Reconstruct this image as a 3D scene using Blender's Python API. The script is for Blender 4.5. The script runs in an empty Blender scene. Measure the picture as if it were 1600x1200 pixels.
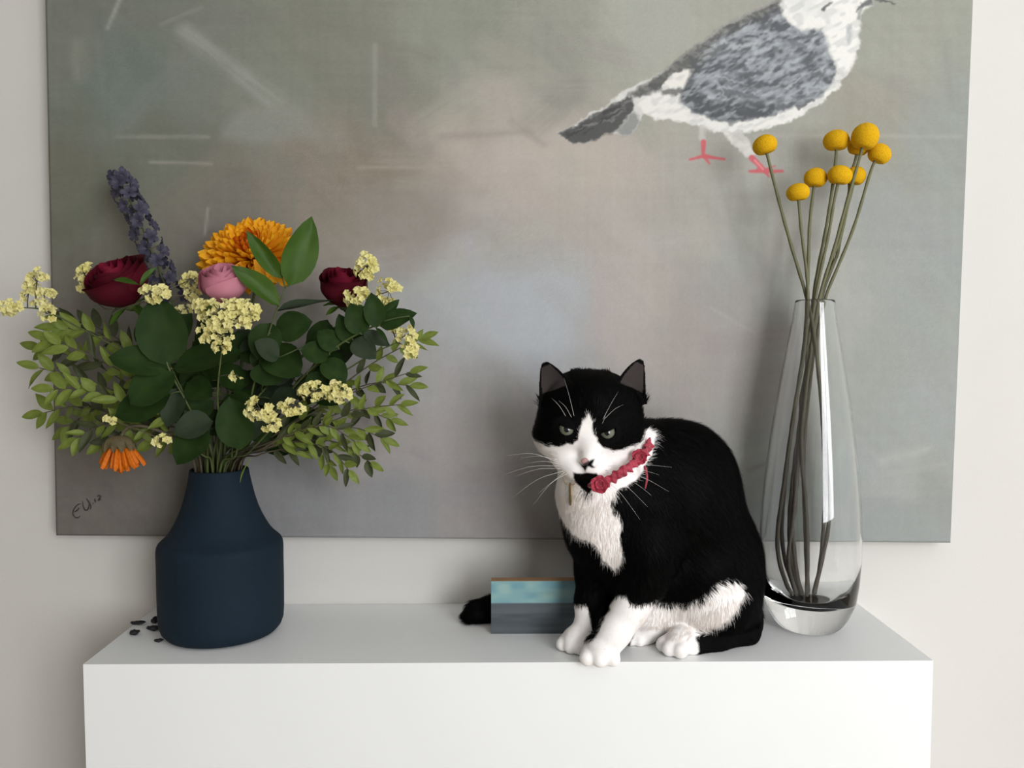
import bpy, bmesh, math, random
import numpy as np
from mathutils import Vector, Matrix, Quaternion

random.seed(7)
rng = np.random.default_rng(7)
scene = bpy.context.scene
COL = scene.collection

# ------------------------------------------------------------------ camera
F_PX = 1300.0                    # focal length in pixels of the 1600 x 1200 frame
TOP_Z = 0.90                     # height of the console top
CAM = Vector((0.0, -1.243, TOP_Z + 0.4045))
YAW, PITCH = math.radians(0.66), math.radians(3.26)
cam_data = bpy.data.cameras.new('camera')
cam_data.sensor_width = 36.0
cam_data.lens = F_PX / 1600.0 * 36.0
cam_data.clip_start = 0.02
cam = bpy.data.objects.new('camera', cam_data)
COL.objects.link(cam)
cam.rotation_euler = (math.radians(90) - PITCH, 0.0, -YAW)
cam.location = CAM
scene.camera = cam
R3 = cam.rotation_euler.to_matrix()
R3N = np.array(R3)
CAMN = np.array(CAM)

# ------------------------------------------------------------------ world, window light, exposure
world = bpy.data.worlds.new('world')
scene.world = world
world.use_nodes = True
bg = world.node_tree.nodes['Background']
bg.inputs['Color'].default_value = (0.96, 0.975, 1.0, 1)
bg.inputs['Strength'].default_value = 0.95

def area_light(name, loc, target, sx, sy, power, color):
    L = bpy.data.lights.new(name, 'AREA')
    L.shape = 'RECTANGLE'; L.size = sx; L.size_y = sy
    L.energy = power; L.color = color
    o = bpy.data.objects.new(name, L)
    COL.objects.link(o)
    o.location = loc
    d = Vector(target) - Vector(loc)
    o.rotation_euler = d.to_track_quat('-Z', 'Y').to_euler()
    return o

WIN_X0, WIN_X1, WIN_Z0, WIN_Z1, WIN_Y = 0.75, 2.4, 0.70, 2.60, -3.1    # window in the wall behind the camera
ROOM_X0, ROOM_X1, ROOM_H = -2.6, 2.6, 2.8
area_light('window_daylight_offscreen', ((WIN_X0 + WIN_X1) / 2, WIN_Y - 0.09, (WIN_Z0 + WIN_Z1) / 2),
           ((WIN_X0 + WIN_X1) / 2, 0.0, (WIN_Z0 + WIN_Z1) / 2),
           WIN_X1 - WIN_X0, WIN_Z1 - WIN_Z0, 98.0, (0.965, 0.98, 1.0))

scene.view_settings.view_transform = 'Standard'
scene.view_settings.look = 'None'
scene.view_settings.gamma = 1.0
scene.view_settings.use_curve_mapping = False
scene.view_settings.exposure = 0.08

# ------------------------------------------------------------------ pixel <-> place
def P(px, py, D):
    """point seen at a pixel of the photo, D metres in front of the camera towards the wall"""
    d = R3 @ Vector(((px - 800.0) / F_PX, -(py - 600.0) / F_PX, -1.0))
    return CAM + d * (D / d.y)

def Pz(px, py, z=TOP_Z):
    d = R3 @ Vector(((px - 800.0) / F_PX, -(py - 600.0) / F_PX, -1.0))
    return CAM + d * ((z - CAM.z) / d.z)

def proj(v):
    """N x 3 places -> N x 2 pixels and the distance D"""
    q = (np.asarray(v, dtype=np.float64) - CAMN) @ R3N
    return np.stack([800 + F_PX * q[:, 0] / -q[:, 2], 600 - F_PX * q[:, 1] / -q[:, 2]], 1), np.asarray(v)[:, 1] - CAMN[1]

def mpp(D):
    return D / F_PX              # metres per pixel at distance D

def srgb(r, g, b):
    f = lambda c: (c / 12.92) if c <= 0.04045 else ((c + 0.055) / 1.055) ** 2.4
    return (f(r / 255.0), f(g / 255.0), f(b / 255.0), 1.0)

# ------------------------------------------------------------------ object helpers
def mesh_obj(name, verts, faces, mat=None, parent=None, smooth=True, loc=None):
    me = bpy.data.meshes.new(name)
    me.from_pydata([tuple(v) for v in verts], [], faces)
    me.update()
    return link(name, me, mat, parent, smooth, loc)

def link(name, me, mat=None, parent=None, smooth=True, loc=None):
    o = bpy.data.objects.new(name, me)
    COL.objects.link(o)
    if mat is not None and not me.materials:
        me.materials.append(mat)
    if smooth and len(me.polygons):
        me.polygons.foreach_set('use_smooth', np.ones(len(me.polygons), dtype=bool))
    if parent is not None:
        o.parent = parent
    if loc is not None:
        o.location = loc
    return o

def thing(name, label, cat, loc, group=None):
    o = bpy.data.objects.new(name, None)
    o.empty_display_size = 0.02
    COL.objects.link(o)
    o.location = loc
    return tag(o, label, cat, group)

def tag(o, label, cat, group=None):
    o['label'] = label; o['category'] = cat
    if group: o['group'] = group
    return o

def struct(o):
    o['kind'] = 'structure'
    return o

class MB:
    """collects verts and faces of one mesh"""
    def __init__(self, origin=(0, 0, 0)):
        self.v = []; self.f = []; self.o = Vector(origin)
    def add(self, vs, fs):
        n = len(self.v)
        self.v += [tuple(Vector(p) - self.o) for p in vs]
        self.f += [tuple(i + n for i in f) for f in fs]
    def box(self, a, b):
        x0, y0, z0 = a; x1, y1, z1 = b
        self.add([(x0,y0,z0),(x1,y0,z0),(x1,y1,z0),(x0,y1,z0),(x0,y0,z1),(x1,y0,z1),(x1,y1,z1),(x0,y1,z1)],
                 [(0,3,2,1),(4,5,6,7),(0,1,5,4),(1,2,6,5),(2,3,7,6),(3,0,4,7)])
    def tube(self, pts, radii, n=8, cap=True):
        pts = [Vector(p) for p in pts]
        if not hasattr(radii, '__len__'): radii = [radii] * len(pts)
        vs, fs = [], []
        up = None
        for i, p in enumerate(pts):
            t = (pts[min(i+1, len(pts)-1)] - pts[max(i-1, 0)])
            t = t.normalized() if t.length > 1e-9 else Vector((0,0,1))
            if up is None:
                up = t.orthogonal().normalized()
            else:
                up = (up - t * up.dot(t))
                up = up.normalized() if up.length > 1e-6 else t.orthogonal().normalized()
            w = t.cross(up)
            for k in range(n):
                a = 2 * math.pi * k / n
                vs.append(p + (up * math.cos(a) + w * math.sin(a)) * radii[i])
        for i in range(len(pts) - 1):
            for k in range(n):
                k2 = (k + 1) % n
                fs.append((i*n+k, i*n+k2, (i+1)*n+k2, (i+1)*n+k))
        if cap:
            fs.append(tuple(range(n))[::-1]); fs.append(tuple((len(pts)-1)*n + k for k in range(n)))
        self.add(vs, fs)
    def lathe(self, prof, center, n=64, close=False):
        cx, cy, cz = center
        vs, fs = [], []
        for (r, z) in prof:
            for k in range(n):
                a = 2 * math.pi * k / n
                vs.append((cx + r * math.cos(a), cy + r * math.sin(a), cz + z))
        m = len(prof)
        for i in range(m - 1):
            for k in range(n):
                k2 = (k + 1) % n
                fs.append((i*n+k, i*n+k2, (i+1)*n+k2, (i+1)*n+k))
        self.add(vs, fs)
    def build(self, name, mat, parent=None, smooth=True, loc=None):
        return mesh_obj(name, self.v, self.f, mat, parent, smooth, loc)

def spline(pts, n=8):
    """Catmull-Rom through points"""
    pts = [Vector(p) for p in pts]
    if len(pts) < 3:
        return [pts[0].lerp(pts[-1], i / n) for i in range(n + 1)]
    q = [pts[0] * 2 - pts[1]] + pts + [pts[-1] * 2 - pts[-2]]
    out = []
    for i in range(1, len(q) - 2):
        a, b, c, d = q[i-1], q[i], q[i+1], q[i+2]
        for k in range(n):
            t = k / n
            out.append(0.5 * ((2*b) + (c-a)*t + (2*a-5*b+4*c-d)*t*t + (3*b-a-3*c+d)*t*t*t))
    out.append(pts[-1])
    return out

# ------------------------------------------------------------------ materials
def new_mat(name):
    m = bpy.data.materials.new(name); m.use_nodes = True
    nt = m.node_tree
    return m, nt, nt.nodes['Principled BSDF']

def mat_noise(name, c1, c2, scale=20.0, rough=0.6, bump=0.0, bump_scale=200.0, spec=0.3, trans=0.0, sheen=0.0, coords='Object'):
    m, nt, b = new_mat(name)
    tc = nt.nodes.new('ShaderNodeTexCoord')
    nz = nt.nodes.new('ShaderNodeTexNoise'); nz.inputs['Scale'].default_value = scale; nz.inputs['Detail'].default_value = 4
    cr = nt.nodes.new('ShaderNodeValToRGB')
    cr.color_ramp.elements[0].position = 0.3; cr.color_ramp.elements[1].position = 0.7
    cr.color_ramp.elements[0].color = c1; cr.color_ramp.elements[1].color = c2
    nt.links.new(tc.outputs[coords], nz.inputs['Vector'])
    nt.links.new(nz.outputs['Fac'], cr.inputs['Fac'])
    nt.links.new(cr.outputs['Color'], b.inputs['Base Color'])
    b.inputs['Roughness'].default_value = rough
    b.inputs['Specular IOR Level'].default_value = spec
    if sheen: b.inputs['Sheen Weight'].default_value = sheen
    if bump:
        n2 = nt.nodes.new('ShaderNodeTexNoise'); n2.inputs['Scale'].default_value = bump_scale; n2.inputs['Detail'].default_value = 3
        bp = nt.nodes.new('ShaderNodeBump'); bp.inputs['Strength'].default_value = bump; bp.inputs['Distance'].default_value = 0.001
        nt.links.new(tc.outputs[coords], n2.inputs['Vector'])
        nt.links.new(n2.outputs['Fac'], bp.inputs['Height'])
        nt.links.new(bp.outputs['Normal'], b.inputs['Normal'])
    if trans:
        tr = nt.nodes.new('ShaderNodeBsdfTranslucent')
        mx = nt.nodes.new('ShaderNodeMixShader'); mx.inputs[0].default_value = trans
        nt.links.new(cr.outputs['Color'], tr.inputs['Color'])
        nt.links.new(b.outputs[0], mx.inputs[1]); nt.links.new(tr.outputs[0], mx.inputs[2])
        nt.links.new(mx.outputs[0], nt.nodes['Material Output'].inputs['Surface'])
    return m

def mat_attr(name, attr, rough=0.7, spec=0.2, bump=0.0, bump_scale=300.0, sheen=0.0, trans=0.0):
    m, nt, b = new_mat(name)
    at = nt.nodes.new('ShaderNodeAttribute'); at.attribute_name = attr
    nt.links.new(at.outputs['Color'], b.inputs['Base Color'])
    b.inputs['Roughness'].default_value = rough
    b.inputs['Specular IOR Level'].default_value = spec
    if sheen: b.inputs['Sheen Weight'].default_value = sheen
    if bump:
        tc = nt.nodes.new('ShaderNodeTexCoord')
        n2 = nt.nodes.new('ShaderNodeTexNoise'); n2.inputs['Scale'].default_value = bump_scale; n2.inputs['Detail'].default_value = 3
        bp = nt.nodes.new('ShaderNodeBump'); bp.inputs['Strength'].default_value = bump; bp.inputs['Distance'].default_value = 0.001
        nt.links.new(tc.outputs['Object'], n2.inputs['Vector'])
        nt.links.new(n2.outputs['Fac'], bp.inputs['Height'])
        nt.links.new(bp.outputs['Normal'], b.inputs['Normal'])
    if trans:
        tr = nt.nodes.new('ShaderNodeBsdfTranslucent')
        mx = nt.nodes.new('ShaderNodeMixShader'); mx.inputs[0].default_value = trans
        nt.links.new(at.outputs['Color'], tr.inputs['Color'])
        nt.links.new(b.outputs[0], mx.inputs[1]); nt.links.new(tr.outputs[0], mx.inputs[2])
        nt.links.new(mx.outputs[0], nt.nodes['Material Output'].inputs['Surface'])
    return m

def set_colors(me, name, rgb):
    a = me.color_attributes.new(name, 'FLOAT_COLOR', 'POINT')
    c = np.ones((len(me.vertices), 4), dtype=np.float32); c[:, :3] = rgb
    a.data.foreach_set('color', c.ravel())

def lin(c):
    c = np.asarray(c, dtype=np.float64) / 255.0
    return np.where(c <= 0.04045, c / 12.92, ((c + 0.055) / 1.055) ** 2.4)

M_wall = mat_noise('wall_paint', (0.632, 0.614, 0.580, 1), (0.647, 0.629, 0.595, 1), 6.0, 0.9, 0.12, 260.0, 0.15)
M_floor = mat_noise('floor_wood', (0.34, 0.28, 0.22, 1), (0.40, 0.34, 0.27, 1), 9.0, 0.5)
M_console = mat_noise('white_lacquer', (0.84, 0.85, 0.845, 1), (0.86, 0.87, 0.865, 1), 4.0, 0.45, 0.0, 100, 0.35)
M_frame = mat_noise('window_frame_paint', (0.8, 0.8, 0.79, 1), (0.82, 0.82, 0.81, 1), 5.0, 0.4)

# ------------------------------------------------------------------ room
def box_obj(name, a, b, mat, parent=None, bevel=0.0, origin=None):
    o = Vector(origin) if origin is not None else Vector((0, 0, 0))
    mb = MB(o); mb.box(a, b)
    ob = mb.build(name, mat, parent, smooth=False, loc=None if parent is not None else o)
    if bevel:
        md = ob.modifiers.new('bevel', 'BEVEL'); md.width = bevel; md.segments = 3; md.limit_method = 'ANGLE'
        md.harden_normals = False
    return ob

struct(box_obj('wall_back', (ROOM_X0, 0.0, 0.0), (ROOM_X1, 0.10, ROOM_H), M_wall))
struct(box_obj('ceiling', (ROOM_X0, WIN_Y, ROOM_H), (ROOM_X1, 0.1, ROOM_H + 0.1), M_frame))
struct(box_obj('wall_left', (ROOM_X0 - 0.1, WIN_Y, 0.0), (ROOM_X0, 0.1, ROOM_H), M_wall))
struct(box_obj('floor', (ROOM_X0, WIN_Y, -0.06), (ROOM_X1, 0.0, 0.0), M_floor))
wr = MB()
wr.box((ROOM_X0, WIN_Y - 0.10, 0.0), (WIN_X0, WIN_Y, ROOM_H))
wr.box((WIN_X1, WIN_Y - 0.10, 0.0), (ROOM_X1, WIN_Y, ROOM_H))
wr.box((WIN_X0, WIN_Y - 0.10, 0.0), (WIN_X1, WIN_Y, WIN_Z0))
wr.box((WIN_X0, WIN_Y - 0.10, WIN_Z1), (WIN_X1, WIN_Y, ROOM_H))
struct(wr.build('wall_front', M_wall, None, False))
wf = MB()
xm = (WIN_X0 + WIN_X1) / 2
for (x0, x1, z0, z1) in ((WIN_X0, WIN_X0 + .05, WIN_Z0, WIN_Z1), (WIN_X1 - .05, WIN_X1, WIN_Z0, WIN_Z1),
                         (WIN_X0 + .05, WIN_X1 - .05, WIN_Z0, WIN_Z0 + .05), (WIN_X0 + .05, WIN_X1 - .05, WIN_Z1 - .05, WIN_Z1),
                         (xm - .03, xm + .03, WIN_Z0 + .05, WIN_Z1 - .05)):
    wf.box((x0, WIN_Y - .07, z0), (x1, WIN_Y - .02, z1))
struct(wf.build('window_1', M_frame, None, False))

# ------------------------------------------------------------------ console
DEPTH = 0.23
xl = P(130, 1048, 1.013).x; xr = P(1458, 1043, 1.013).x
con = thing('console_cabinet', 'white lacquered console with plain front standing against the wall', 'console',
            ((xl + xr) / 2, -DEPTH / 2, 0))
oc = con.location.copy()
def con_box(name, a, b, bevel=0.0):
    mb = MB(oc); mb.box(a, b)
    ob = mb.build(name, M_console, con, False)
    if bevel:
        md = ob.modifiers.new('bevel', 'BEVEL'); md.width = bevel; md.segments = 3; md.limit_method = 'ANGLE'
    return ob
con_box('top_panel', (xl, -DEPTH, TOP_Z - 0.024), (xr, -0.001, TOP_Z))
con_box('front_panel', (xl, -DEPTH, 0.0), (xr, -DEPTH + 0.02, TOP_Z - 0.024))
con_box('side_panel', (xl, -DEPTH + 0.02, 0.0), (xl + 0.02, -0.001, TOP_Z - 0.024))
con_box('side_panel', (xr - 0.02, -DEPTH + 0.02, 0.0), (xr, -0.001, TOP_Z - 0.024))
con_box('back_panel', (xl + 0.02, -0.012, 0.0), (xr - 0.02, -0.001, TOP_Z - 0.024))

# the baseboard stops at the console
bb = MB()
bb.box((ROOM_X0, -0.014, 0.0), (xl - 0.001, 0.0, 0.09)); bb.box((xr + 0.001, -0.014, 0.0), (ROOM_X1, 0.0, 0.09))
struct(bb.build('baseboard_back', M_frame, None, False))
# ------------------------------------------------------------------ large painting
PD = 1.213                                   # canvas front, 3 cm off the wall
BL, BR = P(88, 836.5, PD), P(1485, 848, PD)
CU = (BR - BL); CW = CU.length; CU.normalize()
CV = Vector((-CU.z, 0, CU.x))
CH = 1.02
_c = BL + CU * 0.0
def poly_mask(px, py, poly, soft=2.0):
    """soft inside-mask of a polygon given in photo pixels"""
    poly = np.asarray(poly, float)
    out = np.zeros(px.shape)
    x0, y0 = poly.min(0) - 4 * soft; x1, y1 = poly.max(0) + 4 * soft
    sel = (px > x0) & (px < x1) & (py > y0) & (py < y1)
    if not sel.any(): return out
    x, y = px[sel], py[sel]
    inside = np.zeros(x.shape, bool); dist = np.full(x.shape, 1e9)
    n = len(poly)
    for i in range(n):
        ax, ay = poly[i]; bx, by = poly[(i + 1) % n]
        c = ((ay > y) != (by > y)) & (x < (bx - ax) * (y - ay) / (by - ay + 1e-12) + ax)
        inside ^= c
        L2 = (bx-ax)**2 + (by-ay)**2 + 1e-9
        t = np.clip(((x-ax)*(bx-ax) + (y-ay)*(by-ay)) / L2, 0, 1)
        dist = np.minimum(dist, np.hypot(x - ax - t*(bx-ax), y - ay - t*(by-ay)))
    sd = np.where(inside, dist, -dist)
    out[sel] = np.clip(0.5 + sd / (2 * soft), 0, 1)
    return out

def seg_mask(px, py, a, b, wa, wb, soft=2.0):
    out = np.zeros(px.shape)
    m = max(wa, wb) + 3 * soft
    sel = (px > min(a[0], b[0]) - m) & (px < max(a[0], b[0]) + m) & (py > min(a[1], b[1]) - m) & (py < max(a[1], b[1]) + m)
    if not sel.any(): return out
    x, y = px[sel], py[sel]
    L2 = (b[0]-a[0])**2 + (b[1]-a[1])**2 + 1e-9
    t = np.clip(((x-a[0])*(b[0]-a[0]) + (y-a[1])*(b[1]-a[1])) / L2, 0, 1)
    d = np.hypot(x - a[0] - t*(b[0]-a[0]), y - a[1] - t*(b[1]-a[1])) - (wa + (wb - wa) * t)
    out[sel] = np.clip(0.5 - d / (2 * soft), 0, 1)
    return out

def vnoise(x, y, seed, sx, sy):
    """smooth value noise"""
    r = np.random.default_rng(seed); T = r.random((128, 128))
    u, v = x / sx, y / sy
    iu, iv = np.floor(u).astype(int), np.floor(v).astype(int)
    fu, fv = u - iu, v - iv
    fu = fu*fu*(3-2*fu); fv = fv*fv*(3-2*fv)
    g = lambda a, b: T[a % 128, b % 128]
    return (g(iu,iv)*(1-fu)+g(iu+1,iv)*fu)*(1-fv) + (g(iu,iv+1)*(1-fu)+g(iu+1,iv+1)*fu)*fv

# the paint's own colours (as seen in even light), at places on the canvas
BGC = [(60,-160,128,128,120),(110,60,128,130,122),(180,120,122,130,122),(230,200,124,126,117),(120,300,122,122,112),(100,600,120,117,111),
       (150,790,118,114,109),(300,100,132,134,126),(330,330,124,121,113),(420,160,136,138,130),(250,480,118,115,108),(520,60,136,138,127),
       (600,150,136,136,127),(580,260,142,134,124),(640,330,146,140,132),(480,240,142,136,126),(720,60,146,148,138),(800,160,160,157,148),
       (800,250,176,168,161),(720,250,168,161,153),(900,270,170,163,155),(760,380,158,155,150),(700,450,160,161,160),(800,480,166,168,170),
       (820,540,168,170,173),(680,600,156,155,154),(760,640,160,158,157),(620,800,142,142,143),(720,760,150,146,145),(800,790,148,145,143),
       (560,700,150,146,144),(450,780,136,136,137),(880,100,150,150,142),(1000,60,158,158,149),(920,340,164,159,153),(1000,440,165,160,154),
       (960,500,162,157,153),(1060,520,160,153,148),(1080,380,157,154,148),(1150,420,152,153,149),(1120,600,155,151,145),(1160,700,150,150,146),
       (1220,330,156,156,150),(1320,430,156,157,151),(1400,60,148,149,140),(1460,200,142,146,141),(1400,330,146,149,145),(1460,420,146,149,146),
       (1400,560,149,151,146),(1440,650,148,151,148),(1380,740,148,151,148),(1430,820,148,151,148),(1480,760,144,146,142),(1050,700,150,146,142),
       (1000,800,148,145,143),(900,800,148,145,143),(1250,150,150,150,142),(1250,800,150,153,150),(1360,170,146,144,134)]

def paint(px, py):
    B = np.array(BGC, float)
    B[:, 2:] = 146 + (B[:, 2:] - 146) * 1.22
    B[(B[:, 0] < 900) & (B[:, 1] < 310), 2:] -= 7
    wpx = px + 55 * (vnoise(px, py, 1, 130, 110) - .5) + 18 * (vnoise(px, py, 2, 40, 36) - .5)
    wpy = py + 55 * (vnoise(px, py, 3, 120, 130) - .5) + 18 * (vnoise(px, py, 4, 36, 44) - .5)
    acc = np.zeros(px.shape + (3,)); ws = np.zeros(px.shape)
    for (bx, by, r, g, b) in B:
        w = 1.0 / (((wpx - bx)**2 + (wpy - by)**2) / 70.0**2 + 0.12) ** 2.2
        acc += w[..., None] * np.array([r, g, b]); ws += w
    C = acc / ws[..., None]
    def over(mask, col, op=1.0):
        nonlocal C
        m = (mask * op)[..., None]
        C = C * (1 - m) + np.array(col, float) * m
    wx = px + 26 * (vnoise(px, py, 15, 34, 30) - .5) + 9 * (vnoise(px, py, 16, 9, 9) - .5)
    wy = py + 26 * (vnoise(px, py, 17, 30, 34) - .5) + 9 * (vnoise(px, py, 18, 9, 9) - .5)
    # broad brushwork of the ground
    streak = vnoise(px, py, 5, 90, 7) * .5 + vnoise(px, py, 6, 7, 80) * .5 + .6 * vnoise(px + py, px - py, 8, 160, 16) - .8
    C = C + (streak * 7)[..., None]
    def dry(a, b, w, col, op, soft=6, wb=None, g=0):
        m = seg_mask(px, py, a, b, w, wb or w, soft)
        ang = math.atan2(b[1]-a[1], b[0]-a[0])
        s = -math.sin(ang)*px + math.cos(ang)*py; l = math.cos(ang)*px + math.sin(ang)*py
        tex = np.clip(.35 + 1.1 * vnoise(l, s, 31 + g, 60, 4), 0, 1)
        over(m * tex, col, op)
    rb = np.random.default_rng(77)
    for i in range(170):
        x, y = rb.uniform(60, 1520), rb.uniform(-180, 850)
        a = rb.choice([0, math.pi / 2, .9, -.7]) + rb.normal(0, .25); l = rb.uniform(30, 120); w_ = rb.uniform(5, 24)
        j = int(np.argmin((B[:, 0] - x) ** 2 + (B[:, 1] - y) ** 2))
        dry((x - l * math.cos(a), y - l * math.sin(a)), (x + l * math.cos(a), y + l * math.sin(a)), w_, B[j, 2:] + rb.normal(0, 6) + rb.normal(0, 2.0, 3), rb.uniform(.25, .5), 7, None, int(i % 7))
    dry((290,50),(425,155),13,(152,154,145),.75,9,16); dry((425,155),(520,210),20,(146,146,136),.4,14)
    dry((190,-8),(169,44),3.5,(172,172,164),.7,3); dry((250,40),(315,12),2.5,(160,160,150),.5,3)
    dry((182,213),(325,214),2.4,(158,155,146),.7,2.5); dry((235,253),(330,256),2.2,(160,156,148),.7,2.5)
    dry((325,325),(320,365),1.8,(160,158,150),.7,2); dry((586,70),(586,195),3,(160,160,152),.6,3)
    dry((120,70),(125,118),9,(146,146,136),.5,9); dry((170,60),(175,200),26,(116,127,121),.45,22)
    over(poly_mask(px, py, [(350,195),(380,165),(470,168),(500,215),(400,225),(345,215)], 9), (142,144,137), .6)
    over(poly_mask(px, py, [(300,210),(330,165),(360,100),(300,80),(240,150)], 16), (118,124,116), .45)
    over(poly_mask(wx, wy, [(745,118),(800,118),(870,180),(845,215),(745,210),(760,160),(725,112)], 12), (172,166,157), .4)
    over(poly_mask(wx, wy, [(700,235),(780,218),(850,245),(880,262),(890,285),(830,300),(760,298),(705,270)], 12), (180,172,164), .4)
    dry((600,250),(700,255),14,(154,145,134),.6,12); dry((690,214),(830,206),4,(134,130,122),.4,5); dry((560,262),(690,262),2.5,(160,152,142),.6,3)
    dry((800,190),(850,225),5,(146,140,132),.5,5)
    over(poly_mask(px, py, [(560,290),(700,290),(720,350),(660,420),(570,380)], 22), (142,137,130), .55)
    over(poly_mask(px, py, [(670,470),(720,420),(900,400),(940,480),(930,570),(700,560)], 28), (166,170,174), .5)
    over(poly_mask(px, py, [(930,380),(1010,400),(1010,560),(960,580),(930,520)], 16), (172,163,158), .6)
    dry((1000,385),(1085,370),16,(172,168,162),.5,12); dry((1108,480),(1180,520),2,(190,187,180),.55,2.5)
    over(poly_mask(px, py, [(985,-5),(1075,-5),(1080,70),(1000,110),(975,60)], 9), (160,161,152), .8)
    over(poly_mask(px, py, [(1040,420),(1190,430),(1200,620),(1130,640),(1040,560)], 25), (152,147,143), .5)
    over(poly_mask(px, py, [(1340,300),(1400,290),(1470,560),(1420,600),(1340,450)], 22), (146,149,146), .5)
    dry((1380,720),(1450,700),8,(170,172,166),.7,6,4); dry((1390,740),(1480,725),2.5,(164,166,160),.5,4)
    dry((1150,720),(1210,690),4,(165,163,156),.5,5); dry((1170,735),(1195,725),2.5,(128,124,120),.6,4)
    over(poly_mask(px, py, [(1335,778),(1500,778),(1500,860),(1335,860)], 2.5), (140,144,141), .55)
    over(poly_mask(px, py, [(1400,700),(1440,705),(1435,785),(1400,785)], 8), (158,160,155), .5)
    dry((1180,212),(1500,213),3,(165,163,155),.5,3); dry((1060,268),(1290,270),3,(166,164,156),.4,4)
    dry((1120,150),(1460,140),24,(152,147,136),.3,22)
    over(poly_mask(px, py, [(540,640),(740,640),(780,700),(700,740),(560,730)], 24), (160,154,152), .5)
    dry((470,790),(800,770),18,(140,141,143),.5,14); dry((648,705),(668,716),5,(138,134,140),.6,6); dry((600,695),(608,688),4,(138,134,140),.5,5)
    # ---------------- the pigeon
    px0, py0 = px, py
    px = px + 5 * (vnoise(px0, py0, 51, 11, 9) - .5) + 3.5 * (vnoise(px0, py0, 52, 4, 4) - .5)
    py = py + 5 * (vnoise(px0, py0, 53, 11, 9) - .5) + 3.5 * (vnoise(px0, py0, 54, 4, 4) - .5)
    k = lambda x, y: (840 + x / 2.6667, y / 2.6667)
    K = lambda L: [k(x, y) for x, y in L]
    body = K([(1010,-60),(1010,0),(900,50),(780,110),(680,175),(600,240),(540,280),(460,330),(400,360),(330,400),(290,435),(230,462),(180,500),(130,530),(80,555),(110,575),
              (160,605),(230,585),(320,545),(350,565),(390,560),(420,520),(440,480),(500,495),(620,505),(640,520),(740,548),(860,550),(960,535),(1060,505),(1150,450),
              (1240,380),(1300,300),(1330,220),(1342,120),(1338,60),(1352,20),(1420,-10),(1430,-60),(1380,-150),(1280,-190),(1150,-170),(1060,-110)])
    n1 = vnoise(px, py, 11, 9, 6); n2 = vnoise(px + .6*py, py - .5*px, 12, 14, 4)
    over(poly_mask(px, py, body, 1.6), (208,207,202))
    over(poly_mask(px, py, body, 1.3) * np.clip(n2 * 2 - 1, 0, 1), (176,178,176), .7)
    over(poly_mask(px, py, K([(620,505),(740,548),(860,550),(960,535),(1060,505),(1180,430),(1240,372),(1230,350),(1100,440),(900,500),(700,505)]), 3), (226,225,219), .75)
    over(poly_mask(px, py, K([(1010,15),(940,55),(820,110),(720,165),(650,230),(660,300),(600,380),(595,430),(640,470),(740,500),(800,512),(900,492),(1000,470),(1090,440),
                              (1180,400),(1230,340),(1245,280),(1205,180),(1185,120),(1100,130),(1050,100),(1020,60)]), 3), (130,134,138))
    over(poly_mask(px, py, K([(1012,0),(900,52),(780,112),(640,205),(560,268),(470,335),(380,395),(400,412),(500,382),(560,330),(640,288),(690,270),(730,190),(850,115),(960,75),(1020,40)]), 3.5), (98,98,96))
    back = poly_mask(px, py, K([(1012,0),(900,52),(780,112),(640,205),(560,268),(470,335),(380,395),(400,412),(500,382),(560,330),(640,288),(690,270),(730,190),(850,115),(960,75),(1020,40)]), 3)
    over(back * np.clip((n2 - .45) * 4, 0, 1), (138,138,135), .5)
    over(back * np.clip((.45 - n1) * 4, 0, 1), (76,76,75), .5)
    over(poly_mask(px, py, K([(380,400),(300,435),(230,478),(150,530),(85,556),(160,603),(250,580),(330,540),(392,480),(402,440)]), 2), (80,80,79))
    over(poly_mask(px, py, K([(330,540),(350,568),(390,560),(430,505),(405,470)]), 3), (140,141,139))
    over(poly_mask(px, py, K([(655,283),(560,308),(514,360),(522,372),(600,360),(645,312)]), 2), (222,219,212))
    over(poly_mask(px, py, K([(400,415),(470,395),(600,395),(590,430),(640,470),(720,505),(560,498),(450,478)]), 2.5), (222,220,214))
    over(poly_mask(px, py, K([(510,380),(590,368),(610,385),(560,402),(515,400)]), 2), (120,120,118))
    over(poly_mask(px, py, K([(600,415),(650,470),(740,500),(800,512),(900,490),(990,470),(1000,445),(880,425),(760,425),(680,400),(650,330),(690,260),(650,250),(640,310),(605,375)]), 4), (80,83,86))
    wing = poly_mask(px, py, K([(1010,25),(820,115),(720,170),(655,240),(665,300),(605,385),(600,430),(650,468),(800,508),(1000,468),(1180,398),(1232,335),(1240,280),(1205,190),(1185,125),(1100,135),(1040,95)]), 3)
    r = np.random.default_rng(21)
    al = .46
    sx_ = px0 * math.cos(al) - py0 * math.sin(al); sy_ = px0 * math.sin(al) + py0 * math.cos(al)
    bl_ = vnoise(sx_, sy_, 56, 16, 6) * .6 + vnoise(sx_, sy_, 57, 7, 3) * .4
    over(wing * np.clip((bl_ - .5) * 5, 0, 1), (172,177,181), .6)
    over(wing * np.clip((.47 - bl_) * 5, 0, 1), (78,81,85), .8)
    for i in range(260):
        x, y = r.uniform(600, 1240), r.uniform(40, 505)
        a = math.radians(r.normal(-24 if y < 300 else -8, 18)); l = r.uniform(9, 34); w = r.uniform(1.4, 4.6)
        lightness = (x - 600) / 640 * .45 + (1 - y / 500) * .2 + .12
        col = (172,177,181) if r.random() < lightness else ((84,87,91) if r.random() < .75 else (108,112,116))
        m = seg_mask(px, py, k(x - l*math.cos(a)*.6, y - l*math.sin(a)*.6), k(x + l*math.cos(a)*.6, y + l*math.sin(a)*.6), w, w*.3, 2.2)
        over(m * wing, col, r.uniform(.25, .7))
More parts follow.
